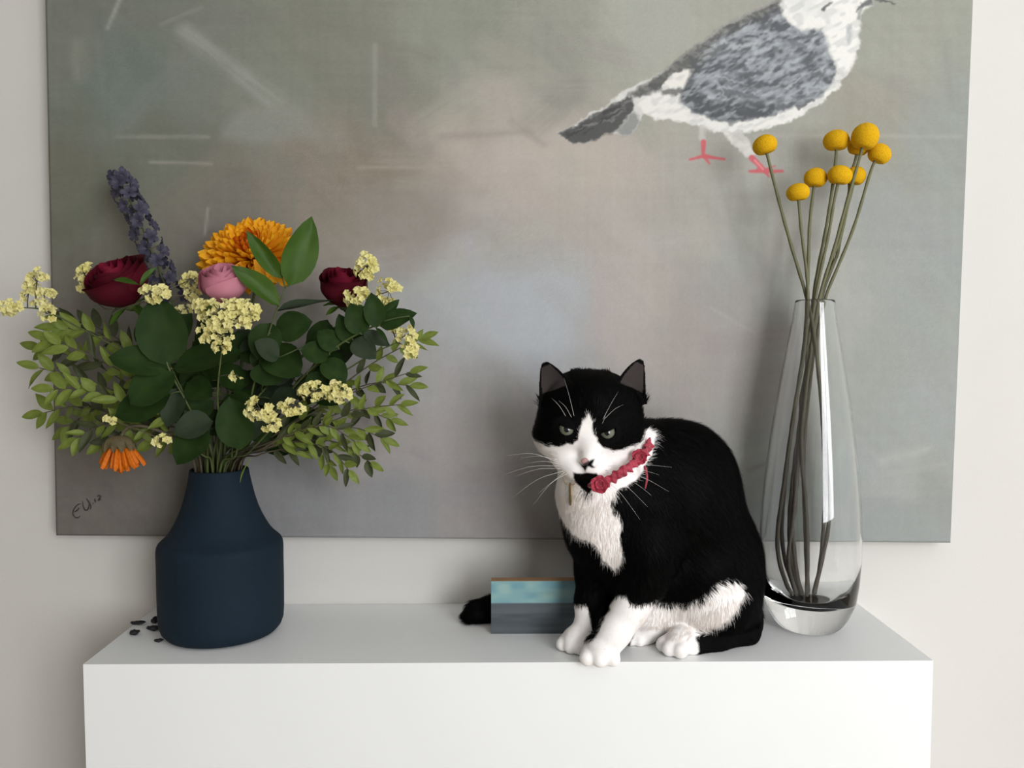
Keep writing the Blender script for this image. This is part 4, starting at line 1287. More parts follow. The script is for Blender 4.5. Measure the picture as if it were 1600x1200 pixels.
from mathutils.bvhtree import BVHTree
REG_T, REG_R, REG_LO, REG_HI = [], [], np.zeros((9000, 3)), np.zeros((9000, 3))
def reg_add(root, V, F):
    V = np.asarray(V, float); i = len(REG_T)
    REG_T.append(BVHTree.FromPolygons([tuple(v) for v in V], F)); REG_R.append(root)
    REG_LO[i] = V.min(0); REG_HI[i] = V.max(0)
def clashes(root, V, F):
    """how many faces of a new piece cut into pieces of other things"""
    V = np.asarray(V, float); n = len(REG_T)
    if not n: return 0
    k = np.nonzero((REG_LO[:n] <= V.max(0)).all(1) & (REG_HI[:n] >= V.min(0)).all(1))[0]
    k = [i for i in k if REG_R[i] != root]
    if not k: return 0
    t = BVHTree.FromPolygons([tuple(v) for v in V], F)
    return sum(len(t.overlap(REG_T[i])) for i in k)
def reg_obj(o, root=None):
    """enter a mesh already built"""
    me = o.data; c = np.empty(len(me.vertices) * 3); me.vertices.foreach_get('co', c); c = c.reshape(-1, 3)
    M = np.array(Matrix.Translation(o.parent.location) @ o.matrix_basis if o.parent else o.matrix_basis)
    reg_add(root or (o.parent or o).name, c @ M[:3, :3].T + M[:3, 3], [tuple(p.vertices) for p in me.polygons])
reg_obj(vase)
reg_add('canvas_painting', [tuple(BL + CU * u + CV * v + Vector((0, -.0015, 0))) for u, v in ((0, 0), (CW, 0), (CW, CH), (0, CH))], [(0, 1, 2, 3)])
reg_add('console', [(xl, -DEPTH, TOP_Z), (xr, -DEPTH, TOP_Z), (xr, 0, TOP_Z), (xl, 0, TOP_Z)], [(0, 1, 2, 3)])

_mv = {}
def place(name, me, parent, base, xdir, zhint, sx, sy, sz=None, shift=0.0, swing=.6, tries=90):
    """a shared mesh set at base, its X along xdir, its Z near zhint; it swings about its base until it is clear of other things"""
    if me.name not in _mv:
        c = np.empty(len(me.vertices) * 3); me.vertices.foreach_get('co', c)
        _mv[me.name] = (c.reshape(-1, 3), [tuple(p.vertices) for p in me.polygons])
    cv, cf = _mv[me.name]
    rr = random.Random(len(REG_T)); best = None
    for k in range(tries):
        x = Vector(xdir).normalized(); z = Vector(zhint); b = Vector(base); f = k / tries
        if k:
            a = swing * (.25 + .75 * f)
            x = (x + Vector((rr.uniform(-.6, .6) * a, rr.uniform(-1, 1) * a, rr.uniform(-.6, .6) * a))).normalized()
            z = z.normalized() + Vector((rr.uniform(-1, 1), rr.uniform(-1, 1), rr.uniform(-1, 1))) * a
            b += Vector((0, rr.uniform(-1, 1) * shift * f, 0))
        z = z - x * z.dot(x)
        z = z.normalized() if z.length > 1e-6 else x.orthogonal().normalized()
        y = z.cross(x)
        q = 1 - .8 * max(0, f - .5)
        m = Matrix.Translation(b) @ Matrix((x, y, z)).transposed().to_4x4() @ Matrix.Diagonal((sx * q, sy * q, (sz or sx) * q, 1))
        M = np.array(m); W = cv @ M[:3, :3].T + M[:3, 3]
        n = clashes(parent.name, W, cf)
        if best is None or n < best[0]: best = (n, m, W, b)
        if n == 0: break
    n, m, W, b = best
    reg_add(parent.name, W, cf)
    o = bpy.data.objects.new(name, me); COL.objects.link(o)
    o.parent = parent
    o.matrix_basis = Matrix.Translation(-parent.location) @ m
    o['base_y'] = b.y
    return o

def tube_geo(pts, radii, n):
    mb = MB(); mb.tube(pts, radii, n); return mb.v, mb.f
def stem(parent, pts, r0, r1, mat, name='stem', n=6, seg=6, fixed=False):
    """a stem through control points; the free ones give way until the stem runs clear"""
    rr = random.Random(len(REG_T) + 5); best = None
    pts = [Vector(p) for p in pts]
    for k in range(300):
        q = [p.copy() for p in pts]; f = k / 300
        if k:
            for i in range(2, len(q)):
                w = 1.3 if i == 2 else 1.0 if i < len(q) - 1 else (0.0 if fixed else .25)
                q[i] += Vector((rr.uniform(-.008, .008), rr.uniform(-.032, .032), rr.uniform(-.008, .008))) * f * w
                q[i].y = min(q[i].y, -.040)
        sp = spline(q, seg)
        rad = [r0 + (r1 - r0) * i / (len(sp) - 1) for i in range(len(sp))]
        V, F = tube_geo(sp, rad, n)
        c = clashes(parent.name, V, F)
        if best is None or c < best[0]: best = (c, sp, V, F)
        if c == 0: break
    c, sp, V, F = best
    reg_add(parent.name, V, F)
    mb = MB(parent.location); mb.add(V, F); mb.build(name, mat, parent)
    return sp
def twig(parent, a, b, r0, r1, mat, name, n=5, sag=.001):
    """a short side twig from a to b, bowed until it runs clear"""
    rr = random.Random(len(REG_T) + 9); best = None
    for k in range(90):
        mid_ = (a + b) / 2 + Vector((0, -sag, sag))
        if k: mid_ += Vector((rr.uniform(-1, 1), rr.uniform(-1, 1), rr.uniform(-1, 1))) * (.05 * (k / 90) ** 1.5)
        p = spline([a, mid_, b], 4)
        V, F = tube_geo(p, [r0 + (r1 - r0) * i / (len(p) - 1) for i in range(len(p))], n)
        c = clashes(parent.name, V, F)
        if best is None or c < best[0]: best = (c, V, F)
        if c == 0: break
    reg_add(parent.name, best[1], best[2])
    return best[1], best[2], best[0]

# every stem has its own place in the vase mouth
SLOT_ORDER = [35, 14, 32, 40, 46, 27, 23, 3, 13, 31, 20, 4, 36, 1, 7, 2, 0, 5, 8, 12, 28, 15, 44, 6, 10, 19, 11, 24, 17, 30, 33, 38, 41, 9, 48, 25, 22, 43, 26, 16, 18, 21, 34, 29, 37, 42, 45, 39, 47]
_slot = [0]
def mouth_toward(p, s=1.0):
    """the place kept in the mouth for the next stem, on the side it leaves to"""
    i = SLOT_ORDER[_slot[0]]; _slot[0] += 1
    q = math.sqrt((i + .5) / 49) * .0312; a = i * 2.39996
    return VMOUTH + Vector((q * math.cos(a), q * math.sin(a), -.14)), VMOUTH + Vector((q * math.cos(a), q * math.sin(a), .002))

toCam = Vector((0.1, -1, .12))
def foliage(name, label, cat, group, stem_px, leaves, r0=.0021, mat=None, smat=None):
    """leaves: (base px, py, D, tip px, py, D, width px, kind, material, normal tilt)"""
    pts = [P(*p) for p in stem_px]
    low, top = mouth_toward(pts[0])
    root = thing(name, label, cat, low, group)
    sp = stem(root, [low, top] + pts, r0, r0 * .45, smat or M_gstem)
    for i, (bx, by, bD, tx, ty, tD, w, kind, m_, nt) in enumerate(leaves):
        b, t = P(bx, by, bD), P(tx, ty, tD)
        L = (t - b).length
        o = place('leaf', leaf_mesh(kind, i % 5, m_), root, b, t - b, toCam + Vector(nt), L, w * mpp((bD + tD) / 2), None, .035)
        b = Vector((b.x, o['base_y'], b.z)); del o['base_y']
        # short stalk to the nearest point of the branch
        q = min(sp[6:], key=lambda c: (c - b).length + max(0, c.z - b.z))
        if (q - b).length > .0015:
            V, F, c_ = twig(root, q, b, .0011, .0008, smat or M_gstem, 'leaf_stalk')
            mb = MB(low); mb.add(V, F); mb.build('leaf_stalk', smat or M_gstem, root)
    return root

GB_ = 'broad-leaved green branches in the blue vase'
B_, O_, L_ = 'broad', 'oval', 'lance'
# ------------------------------------------------------------------ roses
def rose(px, py, D, Rpx, axis, label, mats, npet, seed, open_=1.0, squash=1.0, sepal_mat=None):
    r = random.Random(seed)
    c = P(px, py, D); R = Rpx * mpp(D)
    ax = Vector(axis).normalized(); q = Vector((0, 0, 1)).rotation_difference(ax)
    foot = c - ax * R * .95
    low, top = mouth_toward(foot)
    root = thing('rose', label, 'rose', low)
    mid_ = (foot + top) / 2 + Vector((0, 0, .02))
    stem(root, [low, top, mid_, foot - ax * R * .4, foot], .0022, .0018, M_gstem, fixed=True)
    for i in range(npet):
        f = i / (npet - 1)                                   # 0 = heart, 1 = outermost
        rad = R * (.16 + .84 * f ** .8); h = R * (1.72 - .30 * f) * squash
        ang = i * 2.39996 + r.uniform(-.2, .2); span = math.pi * (.62 - .12 * f)
        curl = .26 * max(0, f - .3) * open_; lean = r.uniform(-.05, .08)
        nu, nv = 10, 9
        vs, fs = [], []
        for iv in range(nv + 1):
            v = iv / nv
            for iu in range(nu + 1):
                u = iu / nu * 2 - 1
                edge = 1 - .30 * (abs(u) ** 3.2) - (.05 * math.sin(5 * u + seed + i))      # rounded rim
                vv = v * edge
                rho = rad * (math.sin(min(1.0, vv * 1.35 + .06) * math.pi / 2) ** .75) * (1 - .22 * max(0, vv - .55) * (1.6 - 1.4 * f * open_))
                rho += R * curl * max(0, (vv - .72) / .28) ** 2 + R * .03 * math.sin(4 * u + i) * vv + R * lean * vv
                z = h * (vv - .5) - R * curl * .55 * max(0, (vv - .8) / .2) ** 2 - .06 * R * f
                a = ang + u * span * (.35 + .65 * math.sin(min(1, vv * 1.5 + .12) * math.pi / 2))
                rho += .012 * R * u
                vs.append(c + q @ Vector((rho * math.cos(a), rho * math.sin(a), z)))
        for iv in range(nv):
            for iu in range(nu):
                k = iv * (nu + 1) + iu
                fs.append((k, k + 1, k + nu + 2, k + nu + 1))
        mb = MB(low); mb.add(vs, fs)
        reg_obj(mb.build('petal', mats[min(len(mats) - 1, int(f * len(mats)))], root))
    mb = MB(low)
    pr = [(.06, -.95), (.16, -.90), (.26, -.80), (.30, -.70), (.24, -.62)]
    vs, fs = [], []
    for (a_, z_) in pr:
        for k in range(14):
            t = 2 * math.pi * k / 14
            vs.append(c + q @ Vector((a_ * R * math.cos(t), a_ * R * math.sin(t), z_ * R)))
    for i in range(len(pr) - 1):
        for k in range(14): fs.append((i*14+k, i*14+(k+1)%14, (i+1)*14+(k+1)%14, (i+1)*14+k))
    mb.add(vs, fs); reg_obj(mb.build('calyx', M_gstem, root))
    for k in range(5):
        a = 2 * math.pi * k / 5 + .3
        d = q @ Vector((math.cos(a), math.sin(a), -.25)); place('sepal', leaf_mesh(L_, k, M_broad2), root, c + q @ Vector((.25*R*math.cos(a), .25*R*math.sin(a), -.72*R)), d, ax, R * .8, R * .26)
    return root
ra = rose(187, 446, 1.075, 48, (-.30, -.50, .80), 'large dark burgundy rose beside the purple flower spike', [M_burg2, M_burg, M_burg], 17, 3, .75, .92)
# the sepals that fold back over the burgundy rose
for (pts, w) in (([(177,437,1.028),(200,440,1.022),(218,446,1.022)], 9), ([(218,446,1.022),(234,434,1.026),(246,418,1.032)], 10)):
    b, t = P(*pts[0]), P(*pts[-1])
    place('sepal', leaf_mesh(L_, 1, M_broad2), ra, b, t - b, toCam + Vector((0, 0, .5)), (t - b).length, w * mpp(1.02))
rose(349, 446, 1.056, 39, (.05, -.42, .9), 'pale pink rose below the orange chrysanthemum', [M_pink], 15, 5, .35, .92)
rose(537, 452, 1.085, 37, (.05, -.40, .9), 'smaller crimson rose beside cream flower clusters', [M_burg2, M_burg2, M_burg], 13, 9, .7, 1.0)

# ------------------------------------------------------------------ orange chrysanthemum
def petal_mesh(name, mat, cup, wr):
    vs, fs = [], []
    nu, nv = 7, 4
    for i in range(nu + 1):
        t = i / nu
        w = wr * .5 * (.35 + .65 * math.sin(min(1, t * 1.25) * math.pi / 2)) * (1 if t < .82 else math.sqrt(max(0, 1 - ((t - .82) / .18) ** 2)) * .9 + .1)
        for j in range(nv + 1):
            v = j / nv * 2 - 1
            vs.append((t, w * v, cup * (v * v) * wr * .6 + .16 * t * t - .02 * math.cos(4 * v) * t))
    for i in range(nu):
        for j in range(nv):
            a = i * (nv + 1) + j; fs.append((a, a + nv + 1, a + nv + 2, a + 1))
    me = bpy.data.meshes.new(name); me.from_pydata(vs, [], fs); me.update(); me.materials.append(mat)
    me.polygons.foreach_set('use_smooth', np.ones(len(me.polygons), dtype=bool))
    return me
def chrysanthemum():
    D = 1.145; c = P(394, 402, D); R = 78 * mpp(D)
    ax = Vector((.03, -.74, .68)).normalized(); q = Vector((0, 0, 1)).rotation_difference(ax)
    low, top = mouth_toward(c)
    root = thing('chrysanthemum', 'large golden orange chrysanthemum with many petals at the top of the bouquet', 'flower', low)
    stem(root, [low, top, P(372, 600, 1.12), c - ax * R * .5, c - ax * R * .15], .0026, .0024, M_gstem, fixed=True)
    pm = [petal_mesh('petal', M_oran, .9, .27), petal_mesh('petal', M_oran, .5, .30)]; pd = petal_mesh('petal', M_oran2, 1.1, .26)
    n = 150; r = random.Random(4)
    for i in range(n):
        f = (i + .5) / n
        th = math.radians(10 + 98 * f ** .72); ph = i * 2.39996 + r.uniform(-.1, .1)
        d = Vector((math.sin(th) * math.cos(ph), math.sin(th) * math.sin(ph), math.cos(th) * .80))
        L = R * (.42 + .58 * min(1, f * 1.15)) * r.uniform(.92, 1.06) * .80
        b = d * R * .20
        nrm = Vector((-math.cos(th) * math.cos(ph), -math.cos(th) * math.sin(ph), math.sin(th) + .2))
        place('petal', pd if f < .14 else pm[i % 2], root, c + q @ b, q @ d, q @ nrm, L, L if f > .3 else L * 1.2)
    mb = MB(low); bm = bmesh.new(); bmesh.ops.create_icosphere(bm, subdivisions=2, radius=R * .24)
    me = bpy.data.meshes.new('flower_heart')
    bmesh.ops.translate(bm, vec=c - low, verts=bm.verts); bm.to_mesh(me); bm.free()
    link('flower_heart', me, M_oran2, root)
    for k in range(9):
        a = 2 * math.pi * k / 9
        place('bract', leaf_mesh(L_, k % 5, M_broad), root, c - ax * R * .16 + q @ Vector((math.cos(a) * .1 * R, math.sin(a) * .1 * R, 0)), q @ Vector((math.cos(a), math.sin(a), -.15)), -ax, R * .4, R * .12)
    # a few petals hanging low at the front
    for (bx, by, tx, ty, w) in [(400,405,418,440,22),(415,405,434,445,20),(428,410,449,452,15),(380,410,372,428,20),(405,410,400,436,20)]:
        b, t = P(bx, by, D - .045), P(tx, ty, D - .05)
        place('petal', pm[1], root, b, t - b, toCam + Vector((0, 0, .3)), (t - b).length, w / .30 * mpp(D))
chrysanthemum()

def drooping():
    D = 1.05; c = P(186, 690, D); m = mpp(D)
    low, top = mouth_toward(P(240, 690, D))
    root = thing('drooping_flower', 'wilted deep orange flower hanging its head over the shelf', 'flower', low)
    stem(root, [low, top, P(280, 690, 1.075), P(232, 668, 1.055), P(200, 668, 1.05), c], .0022, .0022, M_bstem, fixed=True)
    pm = petal_mesh('petal', M_oran2, .9, .22)
    r = random.Random(8)
    for i in range(44):
        a = i * 2.39996; f = (i + .5) / 44
        rad = .10 + .75 * f
        d = Vector((math.cos(a) * rad * 1.05 + .05, math.sin(a) * rad * .8, -1.0 + .12 * f))
        L = r.uniform(36, 46) * m * (1 - .10 * f)
        b = c + Vector((math.cos(a) * 13 * m * (f + .2), math.sin(a) * 9 * m * f, -3 * m))
        place('petal', pm, root, b, d, Vector((-math.cos(a), -math.sin(a), -.6)), L, L * .95)
    mb = MB(low)
    vs, fs = [], []
    pr = [(2, 10), (10, 9), (17, 4), (20, -3), (17, -9), (8, -11)]
    for (a_, z_) in pr:
        for k in range(16):
            t = 2 * math.pi * k / 16
            vs.append(c + Vector((a_ * m * 1.1 * math.cos(t), a_ * m * .9 * math.sin(t), z_ * m)))
    for i in range(len(pr) - 1):
        for k in range(16): fs.append((i*16+k, i*16+(k+1)%16, (i+1)*16+(k+1)%16, (i+1)*16+k))
    mb.add(vs, fs); reg_obj(mb.build('calyx', M_calyx, root))
    for k in range(12):
        a = 2 * math.pi * k / 12
        place('bract', leaf_mesh(O_, k % 5, M_calyx), root, c + Vector((math.cos(a)*15*m, math.sin(a)*12*m, 5*m)), Vector((math.cos(a) * .55, math.sin(a) * .5, -1)), Vector((math.cos(a), math.sin(a), .3)), 22 * m, 11 * m)
drooping()

def spike():
    path = [(338,660,1.11),(300,560,1.13),(268,480,1.14),(250,430,1.145),(232,385,1.15),(212,335,1.15),(195,295,1.15),(184,272,1.15)]
    pts = [P(*p) for p in path]
    low, top = mouth_toward(pts[0])
    root = thing('delphinium_spike', 'drooping spike of small dusky purple florets above the burgundy rose', 'flower', low)
    sp = stem(root, [low, top] + pts, .0020, .0009, M_gstem, 'stem', 6, 8)
    # floret: five cupped petals
    vs, fs = [], []
    for k in range(5):
        a = 2 * math.pi * k / 5
        ca, sa = math.cos(a), math.sin(a); n = len(vs)
        for i, (rr, hh) in enumerate(((.08, 0), (.45, .32), (.80, .42), (1.0, .30))):
            w = (.10, .34, .38, .16)[i]
            for v in (-1, 0, 1):
                x, y = rr, w * v
                vs.append((x*ca - y*sa, x*sa + y*ca, hh + .10 * abs(v)))
        for i in range(3):
            for j in range(2):
                b = n + i * 3 + j; fs.append((b, b + 3, b + 4, b + 1))
    me = bpy.data.meshes.new('floret'); me.from_pydata(vs, [], fs); me.update(); me.materials.append(M_purp)
    me.polygons.foreach_set('use_smooth', np.ones(len(me.polygons), dtype=bool))
    r = random.Random(6)
    n0 = int(len(sp) * .46); N = 44
    for i in range(N):
        f = n0 + (len(sp) - 1 - n0) * (i + .3) / N; k = int(f)
        q = sp[k].lerp(sp[min(k + 1, len(sp) - 1)], f - k); t = (sp[min(k+1, len(sp)-1)] - sp[k-1]).normalized()
        a = i * 2.39996
        s1 = t.cross(Vector((0, -1, 0))).normalized(); s2 = t.cross(s1).normalized()
        out = s1 * math.cos(a) + s2 * math.sin(a)
        m = mpp(1.15); rad = (15 if i < 30 else 15 - (i - 30) * .6) * m * r.uniform(.7, 1.1)
        p = q + out * rad + t * .003
        p.y = min(p.y, -.042)
        place('floret', me, root, p, t + Vector((r.uniform(-.3, .3), 0, r.uniform(-.3, .3))), out + t * .3 + Vector((0, -.4, 0)), r.uniform(10, 13.5) * m, r.uniform(10, 13.5) * m)
        if i % 2 == 0:
            mb = MB(low); mb.tube([q, p], [.0005, .0004], 4); mb.build('flower_stalk', M_gstem, root)
    place('floret', me, root, sp[-1], Vector((1, 0, 0)), sp[-1] - sp[-2], 6 * mpp(1.15), 6 * mpp(1.15))
spike()

# ------------------------------------------------------------------ cream statice
def floret_geo(r):
    """a papery crinkled funnel with five notched lobes"""
    n = 10; vs = [(0, 0, -.35)]
    for k in range(n):
        a = 2 * math.pi * k / n; vs.append((.38 * math.cos(a), .38 * math.sin(a), .05))
    for k in range(n):
        a = 2 * math.pi * k / n; q = 1.0 if k % 2 == 0 else .70
        vs.append((q * math.cos(a), q * math.sin(a), .30 + (.14 if k % 2 else -.04) + r.uniform(-.12, .12)))
    fs = [(0, 1 + (k + 1) % n, 1 + k) for k in range(n)] + [(1 + k, 1 + (k + 1) % n, 1 + n + (k + 1) % n, 1 + n + k) for k in range(n)]
    return vs, fs
def statice(label, stem_px, clusters, seed):
    """clusters: (px, py, D, half width, half height, count)"""
    r = random.Random(seed)
    pts = [P(*p) for p in stem_px]
    low, top = mouth_toward(pts[0])
    root = thing('statice_sprig', label, 'flower', low, 'cream statice sprigs in the bouquet')
    sp = stem(root, [low, top] + pts, .0016, .0008, M_gstem)
    for (cx, cy, D, rx, ry, n) in clusters:
        m = mpp(D); c = P(cx, cy, D)
        q = min(sp[6:], key=lambda a: (a - c).length + (0 if a.z < c.z else .02))
        mb = MB(low); fb = MB(low)
        V, F, _n = twig(root, q, c, .0009, .0006, M_bstem, 'branchlet'); mb.add(V, F)
        for i in range(n):
            for attempt in range(12):
                while True:
                    u = Vector((r.uniform(-1, 1), r.uniform(-1, .6), r.uniform(-1, 1)))
                    if .35 < u.length < 1: break
                p = c + Vector((u.x * rx * m, u.y * min(rx, ry) * m * .9, u.z * ry * m))
                p.y = min(p.y, -.042)
                nrm = (u + Vector((0, -.9, .35)) + Vector((r.uniform(-.5, .5), r.uniform(-.5, .5), r.uniform(-.5, .5)))).normalized()
                qq = Vector((0, 0, 1)).rotation_difference(nrm) @ Quaternion((0, 0, 1), r.uniform(0, 6))
                s = r.uniform(5.2, 7.8) * m
                vs, fs = floret_geo(r)
                W = [tuple(p + qq @ (Vector(v) * s)) for v in vs]
                if not clashes(root.name, W, fs): break
            else:
                continue
            fb.add(W, fs); reg_add(root.name, W, fs)
            if i % 4 == 0:
                V, F, bad = twig(root, c, p, .0005, .0004, M_bstem, 'branchlet', 4, .0)
                mb.add(V, F)
        mb.build('branchlet', M_bstem, root)
        o = fb.build('floret_cluster', M_cream, root, False)
        o['kind'] = 'stuff'
    return root
statice('large cream statice cluster right below the pink rose', [(345,690,1.08),(340,620,1.04),(345,560,1.02),(350,520,1.01)],
        [(348,492,1.0,42,26,70), (338,520,.998,26,26,36), (380,487,1.005,26,22,34), (345,542,1.0,12,9,9), (325,480,1.01,22,16,22), (370,586,1.01,11,9,5)], 1)
statice('cream statice sprig with three clusters beside the crimson rose', [(400,680,1.10),(470,600,1.09),(540,520,1.075),(575,470,1.06)],
        [(573,417,1.05,19,20,34), (608,455,1.06,19,23,36), (558,464,1.045,22,16,26), (590,475,1.065,18,12,12)], 2)
statice('cream statice sprig outermost below the arching leaf branch', [(400,690,1.09),(480,620,1.075),(570,560,1.06),(620,535,1.05)],
        [(634,524,1.045,18,16,24), (640,546,1.045,15,13,16), (612,512,1.05,14,6,8)], 3)
statice('trailing cream statice sprig low in the bouquet towards the cat', [(385,710,1.08),(410,685,1.05),(440,655,1.03),(500,625,1.03)],
        [(407,640,1.015,24,20,34), (426,662,1.015,18,12,14), (456,635,1.025,20,12,20), (492,612,1.03,28,14,32), (530,612,1.03,20,17,28)], 4)
statice('pale cream statice sprig reaching out over the wall edge beside the canvas', [(310,680,1.09),(220,570,1.08),(120,510,1.07),(70,485,1.06),(30,480,1.05)],
        [(58,440,1.06,16,20,26), (70,462,1.06,16,12,14), (45,458,1.06,10,18,14), (14,480,1.045,20,12,24), (72,490,1.06,12,14,12)], 5)
statice('cream statice sprig on both sides of the burgundy rose', [(320,680,1.09),(270,580,1.08),(235,500,1.07),(230,470,1.06)],
        [(240,458,1.035,22,13,30), (135,434,1.095,15,24,34), (296,438,1.09,14,12,14), (300,460,1.09,12,10,10), (285,485,1.1,12,10,8)], 6)
statice('tiny cream statice tuft near the drooping orange flower', [(318,712,1.08),(290,700,1.06),(262,690,1.05)], [(253,688,1.045,11,9,8), (172,656,1.04,6,7,4)], 7)

# bare stems that fill the vase mouth
for i, (tx, h) in enumerate([(330, .085), (345, .10), (356, .075), (366, .085), (378, .07), (385, .06), (322, .07)]):
    low, top = mouth_toward(P(tx, 700, 1.105))
    dx, dy = low.x - VMOUTH.x, low.y - VMOUTH.y
    rr = random.Random(i + 300); best = None
    for k in range(200):
        f = k / 200; j = lambda: Vector((rr.uniform(-.014, .014), rr.uniform(-.02, .02), 0)) * f
        V, F = tube_geo(spline([low, top, top + Vector((dx * .25, dy * .25, h * .5)) + j(), top + Vector((dx * .5, dy * .5, h * (1 - .4 * f))) + j()], 6), [.0019] * 19, 6)
        c = clashes('flower_stem_%d' % i, V, F)
        if best is None or c < best[0]: best = (c, V, F)
        if c == 0: break
    reg_add('flower_stem_%d' % i, best[1], best[2])
    mb = MB(low); mb.add(best[1], best[2])
    o = mb.build('flower_stem', M_gstem, None, True, low)
    tag(o, 'bare green flower stem rising from the mouth of the blue vase', 'stem', 'bare stems in the blue vase')

foliage('broad_leaf_branch', 'branch of rounded dark green leaves below the dark burgundy rose', 'foliage', GB_,
        [(322,690,1.085),(292,630,1.06),(265,578,1.045),(250,530,1.05)],
        [(262,572,1.045,243,464,1.04,76,B_,M_broad,(.2,0,.3)), (262,575,1.045,170,560,1.03,54,B_,M_broad,(-.2,0,.5)), (272,582,1.04,203,632,1.015,66,B_,M_broad,(-.1,0,.7)),
         (268,576,1.045,374,568,1.03,72,B_,M_broad,(.15,0,.6)), (266,616,1.05,176,648,1.04,58,B_,M_broad,(-.2,0,.2)), (250,535,1.055,215,500,1.07,46,O_,M_broad,(-.3,0,.3)),
         (280,605,1.06,262,668,1.06,40,O_,M_dusk,(0,0,.1)), (255,540,1.06,300,490,1.075,44,O_,M_broad,(.3,0,.2))])
foliage('broad_leaf_branch', 'short branch with one rounded leaf drooping over the rim of the blue vase', 'foliage', GB_,
        [(330,705,1.085),(322,680,1.06)], [(323,668,1.06,272,722,1.035,60,B_,M_broad,(-.2,0,.5)), (326,690,1.08,300,640,1.09,40,O_,M_dusk,(0,0,0))])
foliage('broad_leaf_branch', 'upright oval leaf on a short branch over the middle of the blue vase rim', 'foliage', GB_,
        [(366,715,1.08),(372,695,1.06)], [(376,702,1.06,352,622,1.05,58,B_,M_broad,(.1,0,.1)), (370,690,1.07,420,640,1.09,38,O_,M_dusk,(.2,0,.1)), (360,700,1.08,335,630,1.1,36,O_,M_broad,(0,0,0))])
foliage('broad_leaf_branch', 'branch with bright green pointed leaves rising in front of the orange chrysanthemum', 'foliage', GB_,
        [(372,680,1.10),(400,590,1.08),(425,510,1.065),(446,450,1.055)],
        [(451,447,1.055,490,339,1.05,54,O_,M_broad2,(.5,0,.1)), (442,436,1.052,385,360,1.035,27,O_,M_broad2,(-.5,0,.5)), (437,478,1.055,362,415,1.03,32,O_,M_broad2,(-.2,0,.8)),
         (434,485,1.065,520,462,1.07,22,O_,M_dusk,(.1,.2,.9)), (425,505,1.07,402,560,1.05,52,B_,M_broad,(.1,0,.4)), (430,520,1.07,484,500,1.06,50,B_,M_broad,(.3,0,.3)), (415,545,1.08,470,590,1.06,60,B_,M_broad,(.2,0,.3))])
foliage('broad_leaf_branch', 'arching branch of paired dark green leaves beneath the smaller crimson rose', 'foliage', GB_,
        [(385,690,1.09),(455,605,1.065),(529,545,1.05),(587,511,1.04),(600,502,1.04)],
        [(594,510,1.04,648,486,1.03,34,O_,M_broad,(.2,0,.5)), (590,502,1.042,624,468,1.05,18,O_,M_broad,(.3,0,.2)), (588,513,1.04,580,457,1.04,34,O_,M_broad,(.2,0,.2)),
         (566,523,1.045,543,474,1.04,40,O_,M_broad,(0,0,.3)), (546,536,1.048,528,490,1.05,28,O_,M_broad,(-.3,0,.2)), (530,546,1.05,496,515,1.05,36,O_,M_broad,(0,0,.3)),
         (551,531,1.05,588,562,1.04,38,O_,M_dusk,(0,0,.4)), (566,520,1.05,610,540,1.06,24,O_,M_dusk,(.2,0,.2)), (587,512,1.04,607,538,1.03,10,L_,M_broad,(.4,0,.2)),
         (515,555,1.052,470,545,1.04,42,B_,M_broad,(-.1,0,.5)), (505,562,1.053,540,595,1.04,40,B_,M_broad,(.2,0,.4)), (480,585,1.06,520,620,1.06,40,O_,M_broad,(.2,0,.3)), (640,494,1.032,647,514,1.03,9,L_,M_broad,(.5,0,0))])
rl = random.Random(16)
fill = []
for i in range(48):
    x, y = (rl.uniform(300, 540), rl.uniform(500, 640)) if i < 30 else (rl.uniform(285, 470), rl.uniform(590, 690))
    a = rl.uniform(-.6, 3.7); L = rl.uniform(50, 75); D = rl.uniform(1.075, 1.14)
    fill.append((x, y, D, x + L * math.cos(a), y - L * math.sin(a) * .8, D - rl.uniform(-.01, .025), rl.uniform(38, 56), B_ if i % 2 else O_, M_broad if i % 3 else M_dusk, (rl.uniform(-.5, .5), 0, rl.uniform(0, .7))))
for k, (st, part, lab) in enumerate((([(352,690,1.11),(350,620,1.11),(345,560,1.10),(350,520,1.1)], [f for f in fill if f[0] < 365], 'inner branch of dark green leaves behind the largest cream flower cluster'),
                                ([(372,690,1.11),(400,630,1.11),(430,580,1.11),(450,540,1.1)], [f for f in fill if 365 <= f[0] < 430], 'inner branch of dark green leaves behind the bright pointed leaves'),
                                ([(385,690,1.11),(430,640,1.11),(480,590,1.11),(510,555,1.1)], [f for f in fill if f[0] >= 430], 'inner branch of dark green leaves above the trailing cream flower sprig'))):
    foliage('broad_leaf_branch', lab, 'foliage', GB_, st, part)

